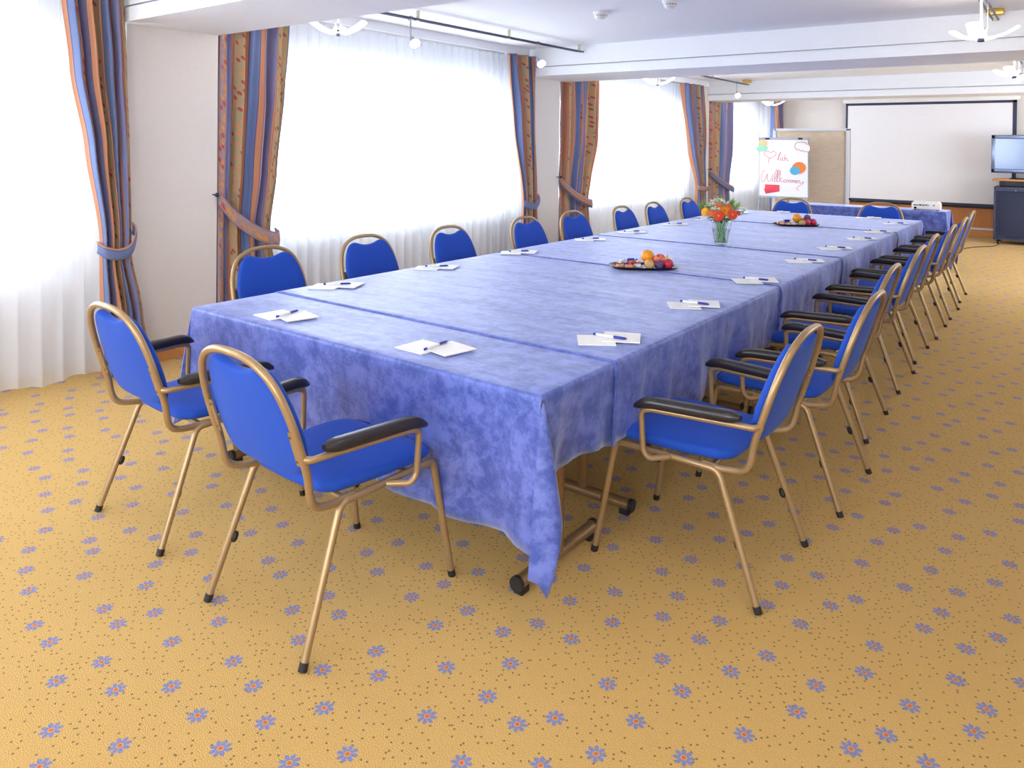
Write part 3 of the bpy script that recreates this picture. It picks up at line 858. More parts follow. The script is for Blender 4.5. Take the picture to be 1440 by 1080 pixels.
def sweet(label, x, y, z, rz, m, s=1.):
    t = thing('wrapped_sweet', label, 'sweet', (x, y, z), rz, 'wrapped sweets on the fruit trays')
    L = .05*s; r = .013*s
    obj('body', tube(BM(), [(-L/2, 0, r), (-L/2+.004, 0, r), (L/2-.004, 0, r), (L/2, 0, r)], [r*.5, r, r, r*.5], 12), wrap[m], t)
    for e in (-1, 1):
        bm = BM(); n = 8
        c = bm.verts.new((e*L/2*.98, 0, r))
        fan = [bm.verts.new((e*(L/2+.016*s), .015*s*math.cos(PI*k/n), r+.011*s*math.sin(PI*k/n)*(1 if k % 2 else .6))) for k in range(n+1)]
        for a, b in zip(fan, fan[1:]): bm.faces.new((c, a, b))
        thick(obj('twist_end', bm, wrap[m], t), .001)
def tray(label, x, y, z, rz, L, W):
    t = thing('fruit_tray', label, 'tray', (x, y, z), rz)
    bm = BM(); n = 40
    def outl(s, zz): 
        return [bm.verts.new((s*L/2*math.copysign(abs(math.cos(2*PI*k/n))**.55, math.cos(2*PI*k/n)), s*W/2*math.copysign(abs(math.sin(2*PI*k/n))**.55, math.sin(2*PI*k/n)), zz)) for k in range(n)]
    R = [outl(.80, 0), outl(.90, .004), outl(1., .018), outl(.985, .019), outl(.88, .0065), outl(.8, .004)]
    for A, B in zip(R, R[1:]):
        for k in range(n): bm.faces.new((A[k], A[(k+1) % n], B[(k+1) % n], B[k]))
    bm.faces.new(R[0]); bm.faces.new(R[-1])
    obj('dish', bm, M['tray'], t)
    return t
def tray_at(cx, cy, a):
    ca, sa = math.cos(a), math.sin(a)
    return lambda u, v: (cx+u*ca-v*sa, cy+u*sa+v*ca)
A1 = .62
tray('dark oval tray of fruit and sweets on nearer middle of table', -2.245, 4.36, zc(4.4), A1, .44, .25)
T = tray_at(-2.245, 4.36, A1); zt = zc(4.4)+.004
for nm, lab, cat, mt, u, v, dz, r, sq, dm, tl, st in [
    ('orange', 'large orange on top of the fruit pile on nearer tray', 'orange', 'orange', .035, .055, .022, .044, .97, .03, (.2, 0), False),
    ('tangerine', 'small tangerine below the orange on nearer tray', 'tangerine', 'tangerine', .035, -.025, 0, .032, .85, .08, (.3, .2), False),
    ('apple', 'red and yellow apple in the middle of nearer tray', 'apple', 'apple', .105, .00, .012, .041, .9, .14, (.6, .1), True),
    ('apple', 'deep red apple at the end of nearer tray', 'apple', 'red_apple', .152, -.045, 0, .034, .92, .12, (.3, 0), True),
    ('apple', 'pale yellow apple behind the red apples on nearer tray', 'apple', 'pear', .155, .05, .002, .038, .92, .12, (.1, .2), True),
    ('plum', 'purple plum at the front of nearer tray', 'plum', 'plum', .090, -.072, 0, .030, .95, .05, (.2, 0), True),
    ('kiwi', 'brown kiwi at the front of nearer tray', 'kiwi', 'kiwi', .028, -.083, 0, .027, 1.2, .02, (0, 1.4), False)]:
    x, y = T(u, v); fruit(nm, lab, cat, mt, x, y, zt+dz, r, sq, dm, tl, st)
swl = ['red wrapped', 'peach wrapped', 'blue wrapped', 'white wrapped']
sp = [(-.155, -.055, .3, 1, 0), (-.16, .03, 1.2, 0, 0), (-.115, .055, -.3, 3, 0), (-.105, -.005, .5, 2, 0), (-.10, -.075, .1, 1, 0), (-.055, .03, 1.0, 0, 0), (-.045, -.05, -.2, 3, 0), (-.14, 0, .8, 3, .022), (-.075, .045, .1, 2, .022), (-.03, .06, .9, 1, 0), (-.085, -.05, .9, 0, .022)]
pw = ['at its near corner', 'at its tip', 'along its back rim', 'in its middle', 'along its front rim', 'by the tangerine', 'by the kiwi', 'on top near the tip', 'on top near the back rim', 'behind the orange', 'on top near the front rim']
for k, (u, v, r, m, dz) in enumerate(sp):
    x, y = T(u, v); sweet('%s sweet on the nearer tray %s' % (swl[m], pw[k]), x, y, zt+.003+dz, A1+r, m)
A2 = .62
tray('dark oval tray of fruit and sweets on farther part of table', -2.26, 7.66, zc(7.6)+.0035, A2, .44, .25)
T = tray_at(-2.26, 7.66, A2); zt = zc(7.75)+.004
for nm, lab, cat, mt, u, v, dz, r, sq, dm, tl, st in [
    ('orange', 'large orange on top of the pile on farther tray', 'orange', 'orange', .02, .03, .024, .046, .97, .03, (.2, 0), False),
    ('plum', 'dark round plum on top of the pile on farther tray', 'plum', 'plum', .12, .02, .040, .034, .97, .04, (.2, 0), True),
    ('apple', 'dark red apple at the front of farther tray', 'apple', 'red_apple', .095, -.04, 0, .036, .92, .12, (.3, 0), True),
    ('apple', 'bright red apple at the end of farther tray', 'apple', 'red_apple', .165, -.01, 0, .037, .92, .12, (.1, .2), True),
    ('apple', 'pinkish apple behind the plum on farther tray', 'apple', 'apple', .09, .065, 0, .036, .92, .12, (.1, .2), True),
    ('kiwi', 'pale brown kiwi at the front of farther tray', 'kiwi', 'kiwi', .04, -.065, 0, .028, 1.15, .02, (0, 1.4), False)]:
    x, y = T(u, v); fruit(nm, lab, cat, mt, x, y, zt+dz, r, sq, dm, tl, st)
for k, (u, v, r, m, dz) in enumerate(sp[:9]):
    x, y = T(u*1.05+.005, v); sweet('%s sweet on the farther tray %s' % (swl[m], pw[k]), x, y, zt+.003+dz, A2+r+.3, (m) % 4)

# ------------------------------------------------------------------ flowers
VX, VY, VZ = -2.28, 5.76, zc(5.8)+.001
t = thing('glass_vase', 'clear tapered glass vase of flowers on the table', 'vase', (VX, VY, VZ))
bm = BM(); lathe(bm, [(0, 0), (.052, 0), (.056, .004), (.083, .19), (.080, .191), (.0525, .02), (0, .018)], 32, (0, 0, 0), False)
obj('glass', bm, M['vase_glass'], t)
wm, nt, b = new_mat('vase_water'); setp(b, Base_Color=(.9, .97, 1, 1), Roughness=.02)
wm = thin_glass('vase_water', (.98, .995, .99), .02, .0)
bm = BM(); lathe(bm, [(0, .02), (.0515, .022), (.070, .125), (0, .125)], 24, (0, 0, 0), False)
obj('water', bm, wm, t)
stem_m = plain('green_stem', s2l(138, 196, 84), .5); stem_d = plain('deep_green_stem', s2l(74, 134, 62), .5); fern_m = plain('light_fern_green', s2l(134, 184, 84), .6); leaf_m = plain('dark_leaf', s2l(40, 92, 58), .6)
pet = dict(red=plain('orange_red_petal', s2l(236, 78, 34), .55), orange=plain('orange_petal', s2l(255, 150, 20), .55), yellow=plain('amber_petal', s2l(255, 178, 30), .55), salmon=plain('salmon_petal', s2l(246, 120, 70), .55), white=plain('white_blossom', s2l(246, 244, 236), .6), dark=plain('dark_flower_eye', s2l(120, 44, 20), .7), pale=plain('pale_flower_eye', s2l(226, 160, 110), .7))
RV = Vector((.80, .598, 0)); FV = Vector((-.598, .80, 0))      # across and away, as seen across the table from the near end
def hp(a, d, h): return RV*a+FV*d+Vector((0, 0, h))
def stem_path(top, k):
    an = random.uniform(0, 2*PI); q = .047*math.sqrt(random.uniform(.15, 1))
    b = Vector((q*math.cos(an), q*math.sin(an), .024))
    mid = Vector((top.x*.2+b.x*.25, top.y*.2+b.y*.25, .125)); rim = Vector((top.x*.42, top.y*.42, .195))
    l = Vector((rim.x, rim.y, 0)).length
    if l > .07: rim.x *= .07/l; rim.y *= .07/l
    return catmull([b, mid, rim, top], 6)
def gerbera(label, a, d, h, r, mat, eye, face):
    g = thing('gerbera', label, 'flower', (VX, VY, VZ), 0, 'flowers in the glass vase')
    c = hp(a, d, h); n = Vector(face).normalized()
    obj('stem', tube(BM(), stem_path(c-n*.008, 0), .0026, 8), stem_m if len(mat) % 2 else stem_d, g)
    z = n; x = z.cross(Vector((0, 0, 1))).normalized(); y = z.cross(x)
    bm = BM()
    for ringi, (rr, np_, zz, ti) in enumerate(((1., 20, 0, .10), (.82, 18, .005, .25), (.5, 14, .008, .5))):
        for k in range(np_):
            an = 2*PI*(k+.5*ringi)/np_; dirv = x*math.cos(an)+y*math.sin(an); sd = z.cross(dirv)
            w = rr*r*.17
            pts = [(.12, .4), (.45, .9), (.75, 1.), (.93, .6), (1., .08)]
            L = []; Rr = []
            for s, ww in pts:
                p = c+dirv*(s*rr*r)+z*(zz+ti*r*s*.35)
                L.append(bm.verts.new(p-sd*w*ww)); Rr.append(bm.verts.new(p+sd*w*ww))
            for i in range(4): bm.faces.new((L[i], Rr[i], Rr[i+1], L[i+1]))
    thick(obj('petals', bm, pet[mat], g), .0008)
    bm = BM(); bmesh.ops.create_uvsphere(bm, u_segments=14, v_segments=8, radius=r*.24)
    bmesh.ops.scale(bm, vec=(1, 1, .5), verts=bm.verts)
    bmesh.ops.transform(bm, matrix=Matrix.Translation(c+z*.007) @ z.to_track_quat('Z', 'Y').to_matrix().to_4x4(), verts=bm.verts)
    obj('flower_centre', bm, pet[eye], g)
cam_dir = (.36, -.90, .25)
gerbera('red orange gerbera at the front of the bouquet above vase rim', -.045, -.085, .238, .047, 'red', 'pale', (.25, -.9, .25))
gerbera('red orange gerbera with pale eye beside the amber one in bouquet', .062, -.085, .250, .044, 'red', 'pale', (.65, -.75, .25))
gerbera('amber gerbera with dark eye in the middle of bouquet', .008, -.065, .276, .042, 'orange', 'dark', (.40, -.8, .45))
gerbera('yellow amber gerbera at the window side of bouquet', -.135, -.02, .262, .038, 'yellow', 'pale', (-.25, -.9, .25))
gerbera('salmon gerbera tucked low at window side of bouquet', -.095, -.045, .258, .033, 'salmon', 'pale', (0, -.9, .4))
gerbera('small orange gerbera at the open carpet side of bouquet', .125, -.03, .258, .022, 'red', 'pale', (.7, -.6, .4))
gerbera('small salmon gerbera behind the amber one in bouquet', -.03, -.03, .318, .030, 'salmon', 'pale', (.1, -.6, .8))
gerbera('small rust gerbera high in the bouquet', .055, -.01, .305, .026, 'salmon', 'dark', (.5, -.6, .7))
rnd = random.Random(5)
def spray(label, a, d, h, r, n=26):
    g = thing('white_blossom_spray', label, 'flower', (VX, VY, VZ), 0, 'flowers in the glass vase')
    c = hp(a, d, h); bm = BM(); tube(bm, stem_path(c-Vector((0, 0, .04)), 0), .002, 6)
    heads = []
    for k in range(n):
        th = rnd.uniform(0, 2*PI); q = math.sqrt(rnd.random()); 
        p = c+Vector((math.cos(th)*q*r, math.sin(th)*q*r, rnd.uniform(-.25, .55)*r*(1.2-q)))
        tube(bm, [c-Vector((0, 0, .04)), c.lerp(p, .5)-Vector((0, 0, .012)), p], .0008, 4); heads.append(p)
    obj('stem', bm, stem_m, g)
    bm = BM()
    for p in heads:
        for j in range(3):
            mt = Matrix.Translation(p+Vector((rnd.uniform(-1, 1), rnd.uniform(-1, 1), rnd.uniform(-.5, 1)))*.004)
            bmesh.ops.create_icosphere(bm, subdivisions=1, radius=rnd.uniform(.0028, .0046), matrix=mt)
    obj('blossoms', bm, pet['white'], g)
spray('white blossom spray rising at the top of the bouquet', -.035, .02, .352, .055, 34)
spray('white blossom spray at the top near the window side of the bouquet', -.075, .0, .325, .045)
spray('white blossom spray at the front between gerberas', -.062, -.055, .290, .040)
spray('white blossom spray beside the amber gerbera on its upper side', .025, .01, .335, .045)
spray('white blossom spray sticking out at the open carpet side of bouquet', .175, .02, .285, .03, 16)
spray('white blossom spray between the window side gerberas', -.11, .02, .30, .035, 18)
def fern(label, a, d, h, n=15, spread=.08):
    g = thing('fern_sprig', label, 'flower', (VX, VY, VZ), 0, 'flowers in the glass vase')
    c = hp(a, d, h); p0 = stem_path(c, 0); bm = BM(); tube(bm, p0, .002, 6)
    obj('stem', bm, fern_m, g)
    bm = BM()
    base = p0[-5]; dv = (c-base).normalized()
    for k in range(n*8):
        s = rnd.uniform(.0, 1.1); q = base.lerp(c, s)
        dirv = (dv*.7+Vector((rnd.uniform(-1, 1), rnd.uniform(-1, 1), rnd.uniform(-.4, .9)))).normalized()
        L = rnd.uniform(.4, 1)*spread*.7
        sd = dirv.cross(Vector((rnd.uniform(-1, 1), rnd.uniform(-1, 1), rnd.uniform(-1, 1)))).normalized()*.0026
        e = q+dirv*L
        v = [bm.verts.new(q-sd), bm.verts.new(q.lerp(e, .6)-sd), bm.verts.new(e), bm.verts.new(q.lerp(e, .6)+sd), bm.verts.new(q+sd)]
        bm.faces.new(v)
    thick(obj('fronds', bm, fern_m, g), .0006)
fern('feathery light green sprig at the window side of bouquet', -.15, .02, .30)
fern('feathery light green sprig leaning far out on window side', -.12, .05, .315)
fern('feathery light green sprig at the open carpet side of bouquet', .13, .02, .305)
fern('feathery light green sprig rising above the small rust gerbera', .09, .03, .33)
fern('feathery light green sprig at the top of bouquet', .0, .04, .365, 7, .05)
g = thing('leaf_collar', 'dark green leaves round the rim of the vase', 'leaves', (VX, VY, VZ), 0, 'flowers in the glass vase')
bm = BM()
for k in range(26):
    an = 2*PI*k/26+rnd.uniform(-.1, .1); dv = Vector((math.cos(an), math.sin(an), 0)); sd = Vector((-dv.y, dv.x, 0))
    L = rnd.uniform(.07, .13); z0 = rnd.uniform(.17, .21); up = rnd.uniform(.2, .55)
    P = [dv*(.03+L*s)+Vector((0, 0, z0+L*up*s-.02*s*s)) for s in (0, .35, .7, 1)]
    W = [.004, .011, .009, .001]
    Lv = [bm.verts.new(p-sd*w) for p, w in zip(P, W)]; Rv = [bm.verts.new(p+sd*w) for p, w in zip(P, W)]
    for i in range(3): bm.faces.new((Lv[i], Rv[i], Rv[i+1], Lv[i+1]))
thick(obj('leaf_blades', bm, leaf_m, g), .0008)
bm = BM()
for k in range(6):
    an = 2*PI*k/6
    tube(bm, stem_path(Vector((math.cos(an)*.09, math.sin(an)*.09, .23)), k), .0028, 6)
obj('stems', bm, stem_m, g)

# ------------------------------------------------------------------ flipchart
FY = 11.55
fx0, fx1 = -3.99, -3.24
t = thing('flipchart', 'white flipchart with red handwritten greeting behind the far end chairs', 'flipchart', (-3.615, FY, 0))
ft, fb, fw = 1.69, .785, .375         # board top, bottom, half width
lean = .10                            # top leans back
def fc(u, v, w=0):                    # u 0..1 across, v 0..1 down, w towards the viewer
    return (-fw+2*fw*u+.035*(v-.5), lean*(1-v)-.02-w, ft+(fb-ft)*v)
def quad_panel(u0, u1, v0, v1, w0, w1):
    bm = BM(); c = [bm.verts.new(fc(u, v, w)) for w in (w0, w1) for u, v in ((u0, v0), (u1, v0), (u1, v1), (u0, v1))]
    for f in ((0, 1, 2, 3), (4, 5, 6, 7), (0, 1, 5, 4), (1, 2, 6, 5), (2, 3, 7, 6), (3, 0, 4, 7)): bm.faces.new([c[i] for i in f])
    return bm
obj('board', quad_panel(0, 1, 0, 1, -.02, 0), M['grey_metal'], t, False)
obj('paper_pad', quad_panel(.018, .982, .035, .985, 0, .006), M['paper'], t, False)
obj('clamp_bar', quad_panel(-.005, 1.005, -.004, .036, 0, .016), M['grey_metal'], t, False)
for u in (.14, .80): obj('clamp_knob', quad_panel(u, u+.085, .003, .028, .014, .03), M['black_gloss'], t, False)
obj('pen_tray', quad_panel(.0, 1.0, .985, 1.012, -.01, .05), M['grey_metal'], t, False)
for s in (-1, 1): obj('leg', tube(BM(), [(s*(fw-.03)+.01, -.02, fb+.02), (s*(fw+.015), -.12, 0.008)], .009, 10), M['grey_metal'], t)
obj('leg', tube(BM(), [(0, .08, 1.4), (0, .50, .008)], .011, 10), M['grey_metal'], t)
def zp(px, py):                       # sketch coordinates of the handwriting
    v = (py-172)/607.; u = (px-(193+37*v))/480.
    return u, v
strokes = [
 [(318, 385), (285, 368), (260, 348), (258, 328), (272, 314), (296, 312), (318, 332), (340, 312), (364, 320), (373, 342), (352, 368), (318, 385), (303, 408), (306, 437)],
 [(386, 402), (402, 370), (414, 335), (415, 320), (404, 345), (397, 385), (406, 405)],
 [(421, 372), (416, 395), (428, 404), (440, 388)], [(425, 352), (428, 356)],
 [(458, 374), (440, 380), (435, 395), (448, 406), (460, 400)],
 [(463, 345), (462, 375), (462, 403)], [(462, 392), (471, 379), (481, 384), (484, 402), (499, 407)],
 [(270, 505), (250, 540), (243, 585), (250, 622), (268, 626), (290, 595), (303, 545), (305, 590), (322, 625), (345, 600), (358, 545)],
 [(360, 590), (357, 618), (370, 625)], [(363, 572), (365, 576)],
 [(374, 618), (392, 560), (397, 512), (386, 506), (376, 560), (380, 618), (394, 624)],
 [(396, 618), (412, 560), (420, 512), (408, 506), (400, 560), (402, 618), (416, 626)],
 [(430, 512), (427, 570), (428, 628)], [(452, 582), (430, 604), (456, 626)],
 [(476, 600), (463, 612), (470, 628), (486, 620), (486, 604), (474, 600)],
 [(496, 628), (500, 604), (512, 602), (513, 628), (517, 603), (528, 602), (531, 628)],
 [(538, 628), (541, 604), (551, 602), (553, 628), (557, 604), (567, 604), (570, 626)],
 [(577, 618), (594, 611), (588, 601), (577, 612), (583, 628), (598, 624)],
 [(603, 628), (606, 606), (618, 604), (622, 628), (640, 630), (655, 612), (648, 636), (612, 662), (595, 682), (604, 700), (617, 702)]]
bm = BM()
for s in strokes:
    P = [Vector(fc(*zp(*p), .0068)) for p in s]
    P = catmull(P, 4) if len(P) > 2 else P
    tube(bm, P, .0032, 6)
obj('lettering', bm, M['ink'], t)
for o_ in [c for c in t.children if c.name.startswith('lettering')]: o_['label'] = 'red handwritten greeting'
def card(label, mat, pts, w, cat='paper card', name='paper_card', outline=None):
    P = [fc(*zp(*p), w) for p in pts]
    o3 = Vector((-3.615, FY, 0))
    c = sum((Vector(p) for p in P), Vector())/len(P)
    bm = BM()
    A = [bm.verts.new(Vector(p)-c) for p in P]; B = [bm.verts.new(Vector(p)-c-Vector((0, .0022, 0))) for p in P]
    bm.faces.new(A); bm.faces.new(B)
    for k in range(len(P)): bm.faces.new((A[k], A[(k+1) % len(P)], B[(k+1) % len(P)], B[k]))
    o = obj(name, bm, mat, None, False, tuple(o3+c))
    tag(o, label, cat, 'coloured cards on the flipchart')
    if outline:
        bm = BM(); tube(bm, [Vector(p)-c-Vector((0, .0025, 0)) for p in P], .0035, 6, True); obj('outline', bm, outline, o)
def ell(cx, cy, rx, ry, rot=0, n=28):
    return [(cx+rx*math.cos(2*PI*k/n)*math.cos(rot)-ry*math.sin(2*PI*k/n)*math.sin(rot), cy+rx*math.cos(2*PI*k/n)*math.sin(rot)+ry*math.sin(2*PI*k/n)*math.cos(rot)) for k in range(n)]
cm = lambda n, *c: plain(n, s2l(*c), .7)
card('yellow round card at the top corner of flipchart', cm('yellow_card', 232, 210, 150), ell(236, 236, 46, 40), .008)
card('mint green oval card below the yellow one on flipchart', cm('mint_card', 160, 222, 196), ell(229, 284, 58, 32, -.15), .0105)
cl_pts = []
cl_v = [(552, 246), (562, 226), (592, 222), (628, 222), (660, 238), (688, 256), (694, 278), (690, 304), (660, 308), (626, 298), (592, 292), (562, 280)]
for k, (ax, ay) in enumerate(cl_v):
    bx, by = cl_v[(k+1) % len(cl_v)]; dx, dy = bx-ax, by-ay
    cl_pts.append((ax, ay)); cl_pts.append((ax+dx*.5+dy*.32, ay+dy*.5-dx*.32))
card('white cloud card with red outline on flipchart', M['paper'], [(p.x, p.y) for p in catmull([(x, y, 0) for x, y in cl_pts], 3, True)], .008, outline=cm('dark_red_outline', 196, 60, 84))
card('orange round card at the side of flipchart', cm('orange_card', 246, 138, 62), ell(603, 476, 66, 59), .008)
card('sky blue round card over the orange one on flipchart', cm('blue_card', 92, 176, 214), ell(567, 505, 48, 43), .0105)
card('red rectangular card low on flipchart', cm('red_card', 234, 74, 94), [(288, 655), (428, 655), (432, 712), (290, 716)], .0105)
card('slanted red card sticking out below the other red one', cm('red_card_dark', 226, 66, 88), [(280, 702), (424, 690), (432, 722), (300, 750)], .008)

# ------------------------------------------------------------------ pinboard
PY = 12.05
t = thing('pinboard', 'large pinboard covered in brown paper behind the flipchart', 'pinboard', (-3.33, PY, 0))
x0, x1, z0, z1 = -.575, .56, .34, 1.835
bm = BM(); box(bm, x0, x1, -.01, .02, z0, z1); obj('board', bm, M['lightgrey'], t, False)
bm = BM()
box(bm, x0-.02, x0+.035, -.03, .03, .0, z1, .004); box(bm, x1-.055, x1, -.03, .03, .0, z1, .004); box(bm, x0, x1, -.03, .03, z1-.03, z1+.006, .004); box(bm, x0, x1, -.03, .03, z0-.03, z0, .004)
obj('frame', bm, M['lightgrey'], t)
bm = BM()
grid(bm, lambda s, v: (x0+.045+(x1-.06-x0-.045)*s, -.016-.004*(1+math.sin(9*v+2*s))*math.sin(PI*s), z1-.04+(z0+.05-z1+.04)*v), 20, 30)
thick(obj('brown_paper', bm, M['kraft'], t), .002)
for s in (x0, x1-.02): obj('foot', box(BM(), s-.02, s+.035, -.25, .25, 0, .035, .006), M['lightgrey'], t)
obj('clip', box(BM(), x1+.0, x1+.025, -.035, -.01, .76, .79), M['black_gloss'], t)

# ------------------------------------------------------------------ projection screen
SY = YE-.07
sx0, sx1, sz0, sz1 = -3.607, -.862, .53, 2.395
t = thing('projection_screen', 'large white projection screen with dark border on the end wall', 'screen', ((sx0+sx1)/2, SY, sz0))
hw, hh = (sx1-sx0)/2, sz1-sz0
obj('screen_surface', box(BM(), -hw+.03, hw-.05, -.004, .004, .05, hh-.04), M['screen_white'], t, False)
bm = BM(); box(bm, -hw, -hw+.035, -.008, .008, 0, hh); box(bm, hw-.06, hw, -.008, .008, 0, hh); box(bm, -hw, hw, -.008, .008, hh-.045, hh); box(bm, -hw, hw, -.008, .008, 0, .06)
obj('border', bm, M['frame_dark'], t, False)
obj('bottom_bar', tube(BM(), [(-hw-.01, 0, 0), (hw+.01, 0, 0)], .017, 12), M['black_gloss'], t)
obj('roller_case', box(BM(), -hw-.05, hw+.05, -.05, .05, hh, hh+.09, .01), M['white'], t)

# ------------------------------------------------------------------ television and its cabinet
CX, CY_ = -1.115, 14.50
cab_m = plain('dark_blue_grey_cabinet', s2l(60, 68, 100), .45)
t = thing('media_cabinet', 'dark tambour door cabinet on castors below the television', 'cabinet', (CX+.60, CY_+.27, 0))
w, d = .60, .27
bm = BM(); box(bm, -w, -w+.03, -d, d, .075, .93, .003); box(bm, w-.03, w, -d, d, .075, .93, .003); box(bm, -w, w, d-.02, d, .075, .93); box(bm, -w, w, -d, d, .075, .10); box(bm, -w, w, -d, d, .905, .935, .003)
obj('body', bm, cab_m, t, False)
bm = BM(); nsl = 30
for k in range(nsl):
    z = .105+(.86-.105)*k/nsl
    box(bm, -w+.03, w-.03, -d+.006, -d+.02, z, z+(.755/nsl)*.62, .002)
obj('tambour_shutter', bm, cab_m, t)
obj('handle_rail', box(BM(), -w+.03, w-.03, -d-.002, -d+.02, .862, .905, .003), cab_m, t)
obj('lock', tube(BM(), [(-w+.30, -d-.002, .885), (-w+.30, -d-.008, .885)], .009, 12), M['grey_metal'], t)
bm = BM(); box(bm, -w+.07, -w+.09, -d+.03, d-.03, .935, 1.035); box(bm, w-.09, w-.07, -d+.03, d-.03, .935, 1.035); box(bm, -w+.07, w-.07, d-.05, d-.03, .935, 1.035)
obj('open_shelf', bm, M['black_gloss'], t, False)
obj('top_board', box(BM(), -w-.03, w+.03, -d-.03, d+.02, 1.035, 1.062, .004), M['wood_x'], t)
for sx in (-1, 1):
    for sy in (-1, 1):
        c = obj('castor', tube(BM(), [(sx*(w-.06)-.012, sy*(d-.05), .034), (sx*(w-.06)+.012, sy*(d-.05), .034)], .034, 14), M['rubber'], t)
        obj('castor_fork', box(BM(), sx*(w-.06)-.018, sx*(w-.06)+.018, sy*(d-.05)-.015, sy*(d-.05)+.015, .05, .078), M['black_gloss'], c)
t = thing('television', 'silver framed flat television on wooden cabinet top', 'television', (CX+.56, CY_+.24, 1.062))
scr, nt, b = new_mat('dark_tv_glass'); setp(b, Base_Color=rgb(s2l(120, 150, 200)), Roughness=.12, Specular_IOR_Level=.7)
tv_fr = plain('silver_tv_frame', s2l(126, 140, 172), .2, .55)
bm = BM(); hw = .62
box(bm, -hw, -hw+.055, -.04, .03, .10, .725, .008); box(bm, hw-.055, hw, -.04, .03, .10, .725, .008); box(bm, -hw, hw, -.04, .03, .66, .725, .008); box(bm, -hw, hw, -.04, .03, .10, .165, .008)
obj('frame', bm, tv_fr, t)
obj('screen_panel', box(BM(), -hw+.05, hw-.05, -.03, .0, .16, .665), scr, t, False)
obj('back_shell', box(BM(), -hw+.03, hw-.03, .0, .07, .12, .70, .02), M['black_gloss'], t)
obj('neck', box(BM(), -.10, .10, -.02, .03, .01, .11, .006), M['black_gloss'], t)
obj('stand_foot', box(BM(), -.36, .36, -.13, .13, 0, .016, .006), M['black_gloss'], t)
obj('speaker_strip', box(BM(), -hw+.01, hw-.01, -.043, -.035, .098, .112), M['frame_dark'], t, False)
# cable
P = catmull([(-1.02, 14.62, .012), (-1.08, 14.1, .006), (-1.31, 13.75, .006), (-1.46, 13.2, .006), (-1.45, 12.7, .006), (-1.50, 11.6, .006), (-1.47, 11.35, .006)], 8)
tag(obj('power_cable', tube(BM(), P, .006, 8), M['rubber']), 'thin dark cable running over the carpet from the media cabinet', 'cable')

# ------------------------------------------------------------------ lighting rails, spots, pendants
def rail(label, x, y0, y1, endblock=False):
    z = 2.575
    t = thing('lighting_rail', label, 'lighting rail', (x, y0, z), 0, 'low voltage rails under the ceiling')
    L = y1-y0
    for dx in (-.018, .018): obj('conductor', tube(BM(), [(dx, 0, 0), (dx, L, 0)], .0085, 8), M['dark_metal'], t)
    n = 4
    for k in range(n):
        y = L*(.02 if k == 0 else .985 if k == n-1 else k/(n-1)*.98)
        bm = BM(); box(bm, -.011, .011, y-.008, y+.008, -.012, ZC-z); obj('bracket', bm, M['bracket'], t, False)
    if endblock:
        obj('feed_block', box(BM(), -.06, .06, L-.10, L+.0, .028, ZC-z, .004), M['brass'], t)
    return t
rail('dark double lighting rail below the ceiling beside the wide window', -4.42, 3.25, 7.06)
rail('dark double lighting rail beyond the second beam by the windows', -4.42, 7.95, 12.25, True)
rail('dark double lighting rail with brass feed block above open carpet', -.545, 3.25, 7.02, True)
rail('dark double lighting rail beyond the second beam above open carpet', -.545, 8.05, 12.3)
def spot(label, x, y, aim):
    t = thing('spotlight', label, 'spotlight', (x, y, 2.575), 0, 'small spots clipped to the rails')
    obj('stem', tube(BM(), [(0, 0, .02), (0, 0, -.15)], .007, 8), M['grey_metal'], t)
    obj('clip', box(BM(), -.02, .02, -.012, .012, -.02, .016, .003), M['grey_metal'], t)
    a = Vector(aim).normalized(); q = a.to_track_quat('Z', 'Y').to_matrix().to_4x4()
    bm = BM(); lathe(bm, [(.008, 0), (.018, .01), (.022, .035), (.030, .05)], 16, (0, 0, 0)); bmesh.ops.transform(bm, matrix=Matrix.Translation((0, 0, -.15)) @ q, verts=bm.verts)
    obj('holder', bm, M['grey_metal'], t)
    bm = BM(); lathe(bm, [(.028, .045), (.040, .055), (.042, .085), (.030, .098), (0, .10)], 18, (0, 0, 0)); bmesh.ops.transform(bm, matrix=Matrix.Translation((0, 0, -.15)) @ q, verts=bm.verts)
    obj('glass_shade', bm, M['bulb'], t)
spot('lit spot on the window side rail above the second chair', -4.42, 4.41, (.5, .2, -.8))
spot('lit spot on the window side rail near the second beam', -4.42, 6.22, (.5, .2, -.8))
spot('lit spot on the farther window side rail in front of third pillar', -4.42, 11.75, (.35, -.4, -.85))
spot('lit spot on the farther open side rail at edge of view', -.53, 10.3, (-.5, -.1, -.85))
def pendant(label, x, y, zb, rot=0, scale=1.):
    t = thing('pendant_lamp', label, 'lamp', (x, y, zb), rot, 'winged glass lamps under the rails')
    top = 2.57-zb
    obj('rod', tube(BM(), [(0, 0, .09), (0, 0, top)], .007, 10), M['white'], t)
    bm = BM(); lathe(bm, [(.012, .045), (.032, .055), (.037, .085), (.037, .09), (0, .09)], 18, (0, 0, 0)); obj('hub', bm, M['grey_metal'], t)
    bm = BM(); box(bm, -.02, .02, -.012, .012, .0, .045, .004); obj('clip', bm, M['dark_metal'], t)
    for k in range(3):
        an = 2*PI*k/3; c, s = math.cos(an), math.sin(an); bm = BM()
        def fn(u, v):
            r = .02+.20*v*scale; w = (.055-.01*v)*(u-.5)*2
            z = .028+.068*v*v+.010*v-.010*(2*u-1)**2
            return (r*c-w*s, r*s+w*c, z)
        grid(bm, fn, 8, 12)
        thick(obj('glass_wing', bm, M['lamp'], t), .006)
    obj('wire', tube(BM(), [(.04, 0, .06), (.04, 0, top)], .0015, 6), M['grey_metal'], t)
pendant('winged glass lamp hanging before the wide window', -4.42, 3.66, 2.335, 2.4)
pendant('winged glass lamp before the window beyond the second pillar', -4.42, 8.92, 2.33, 2.2)
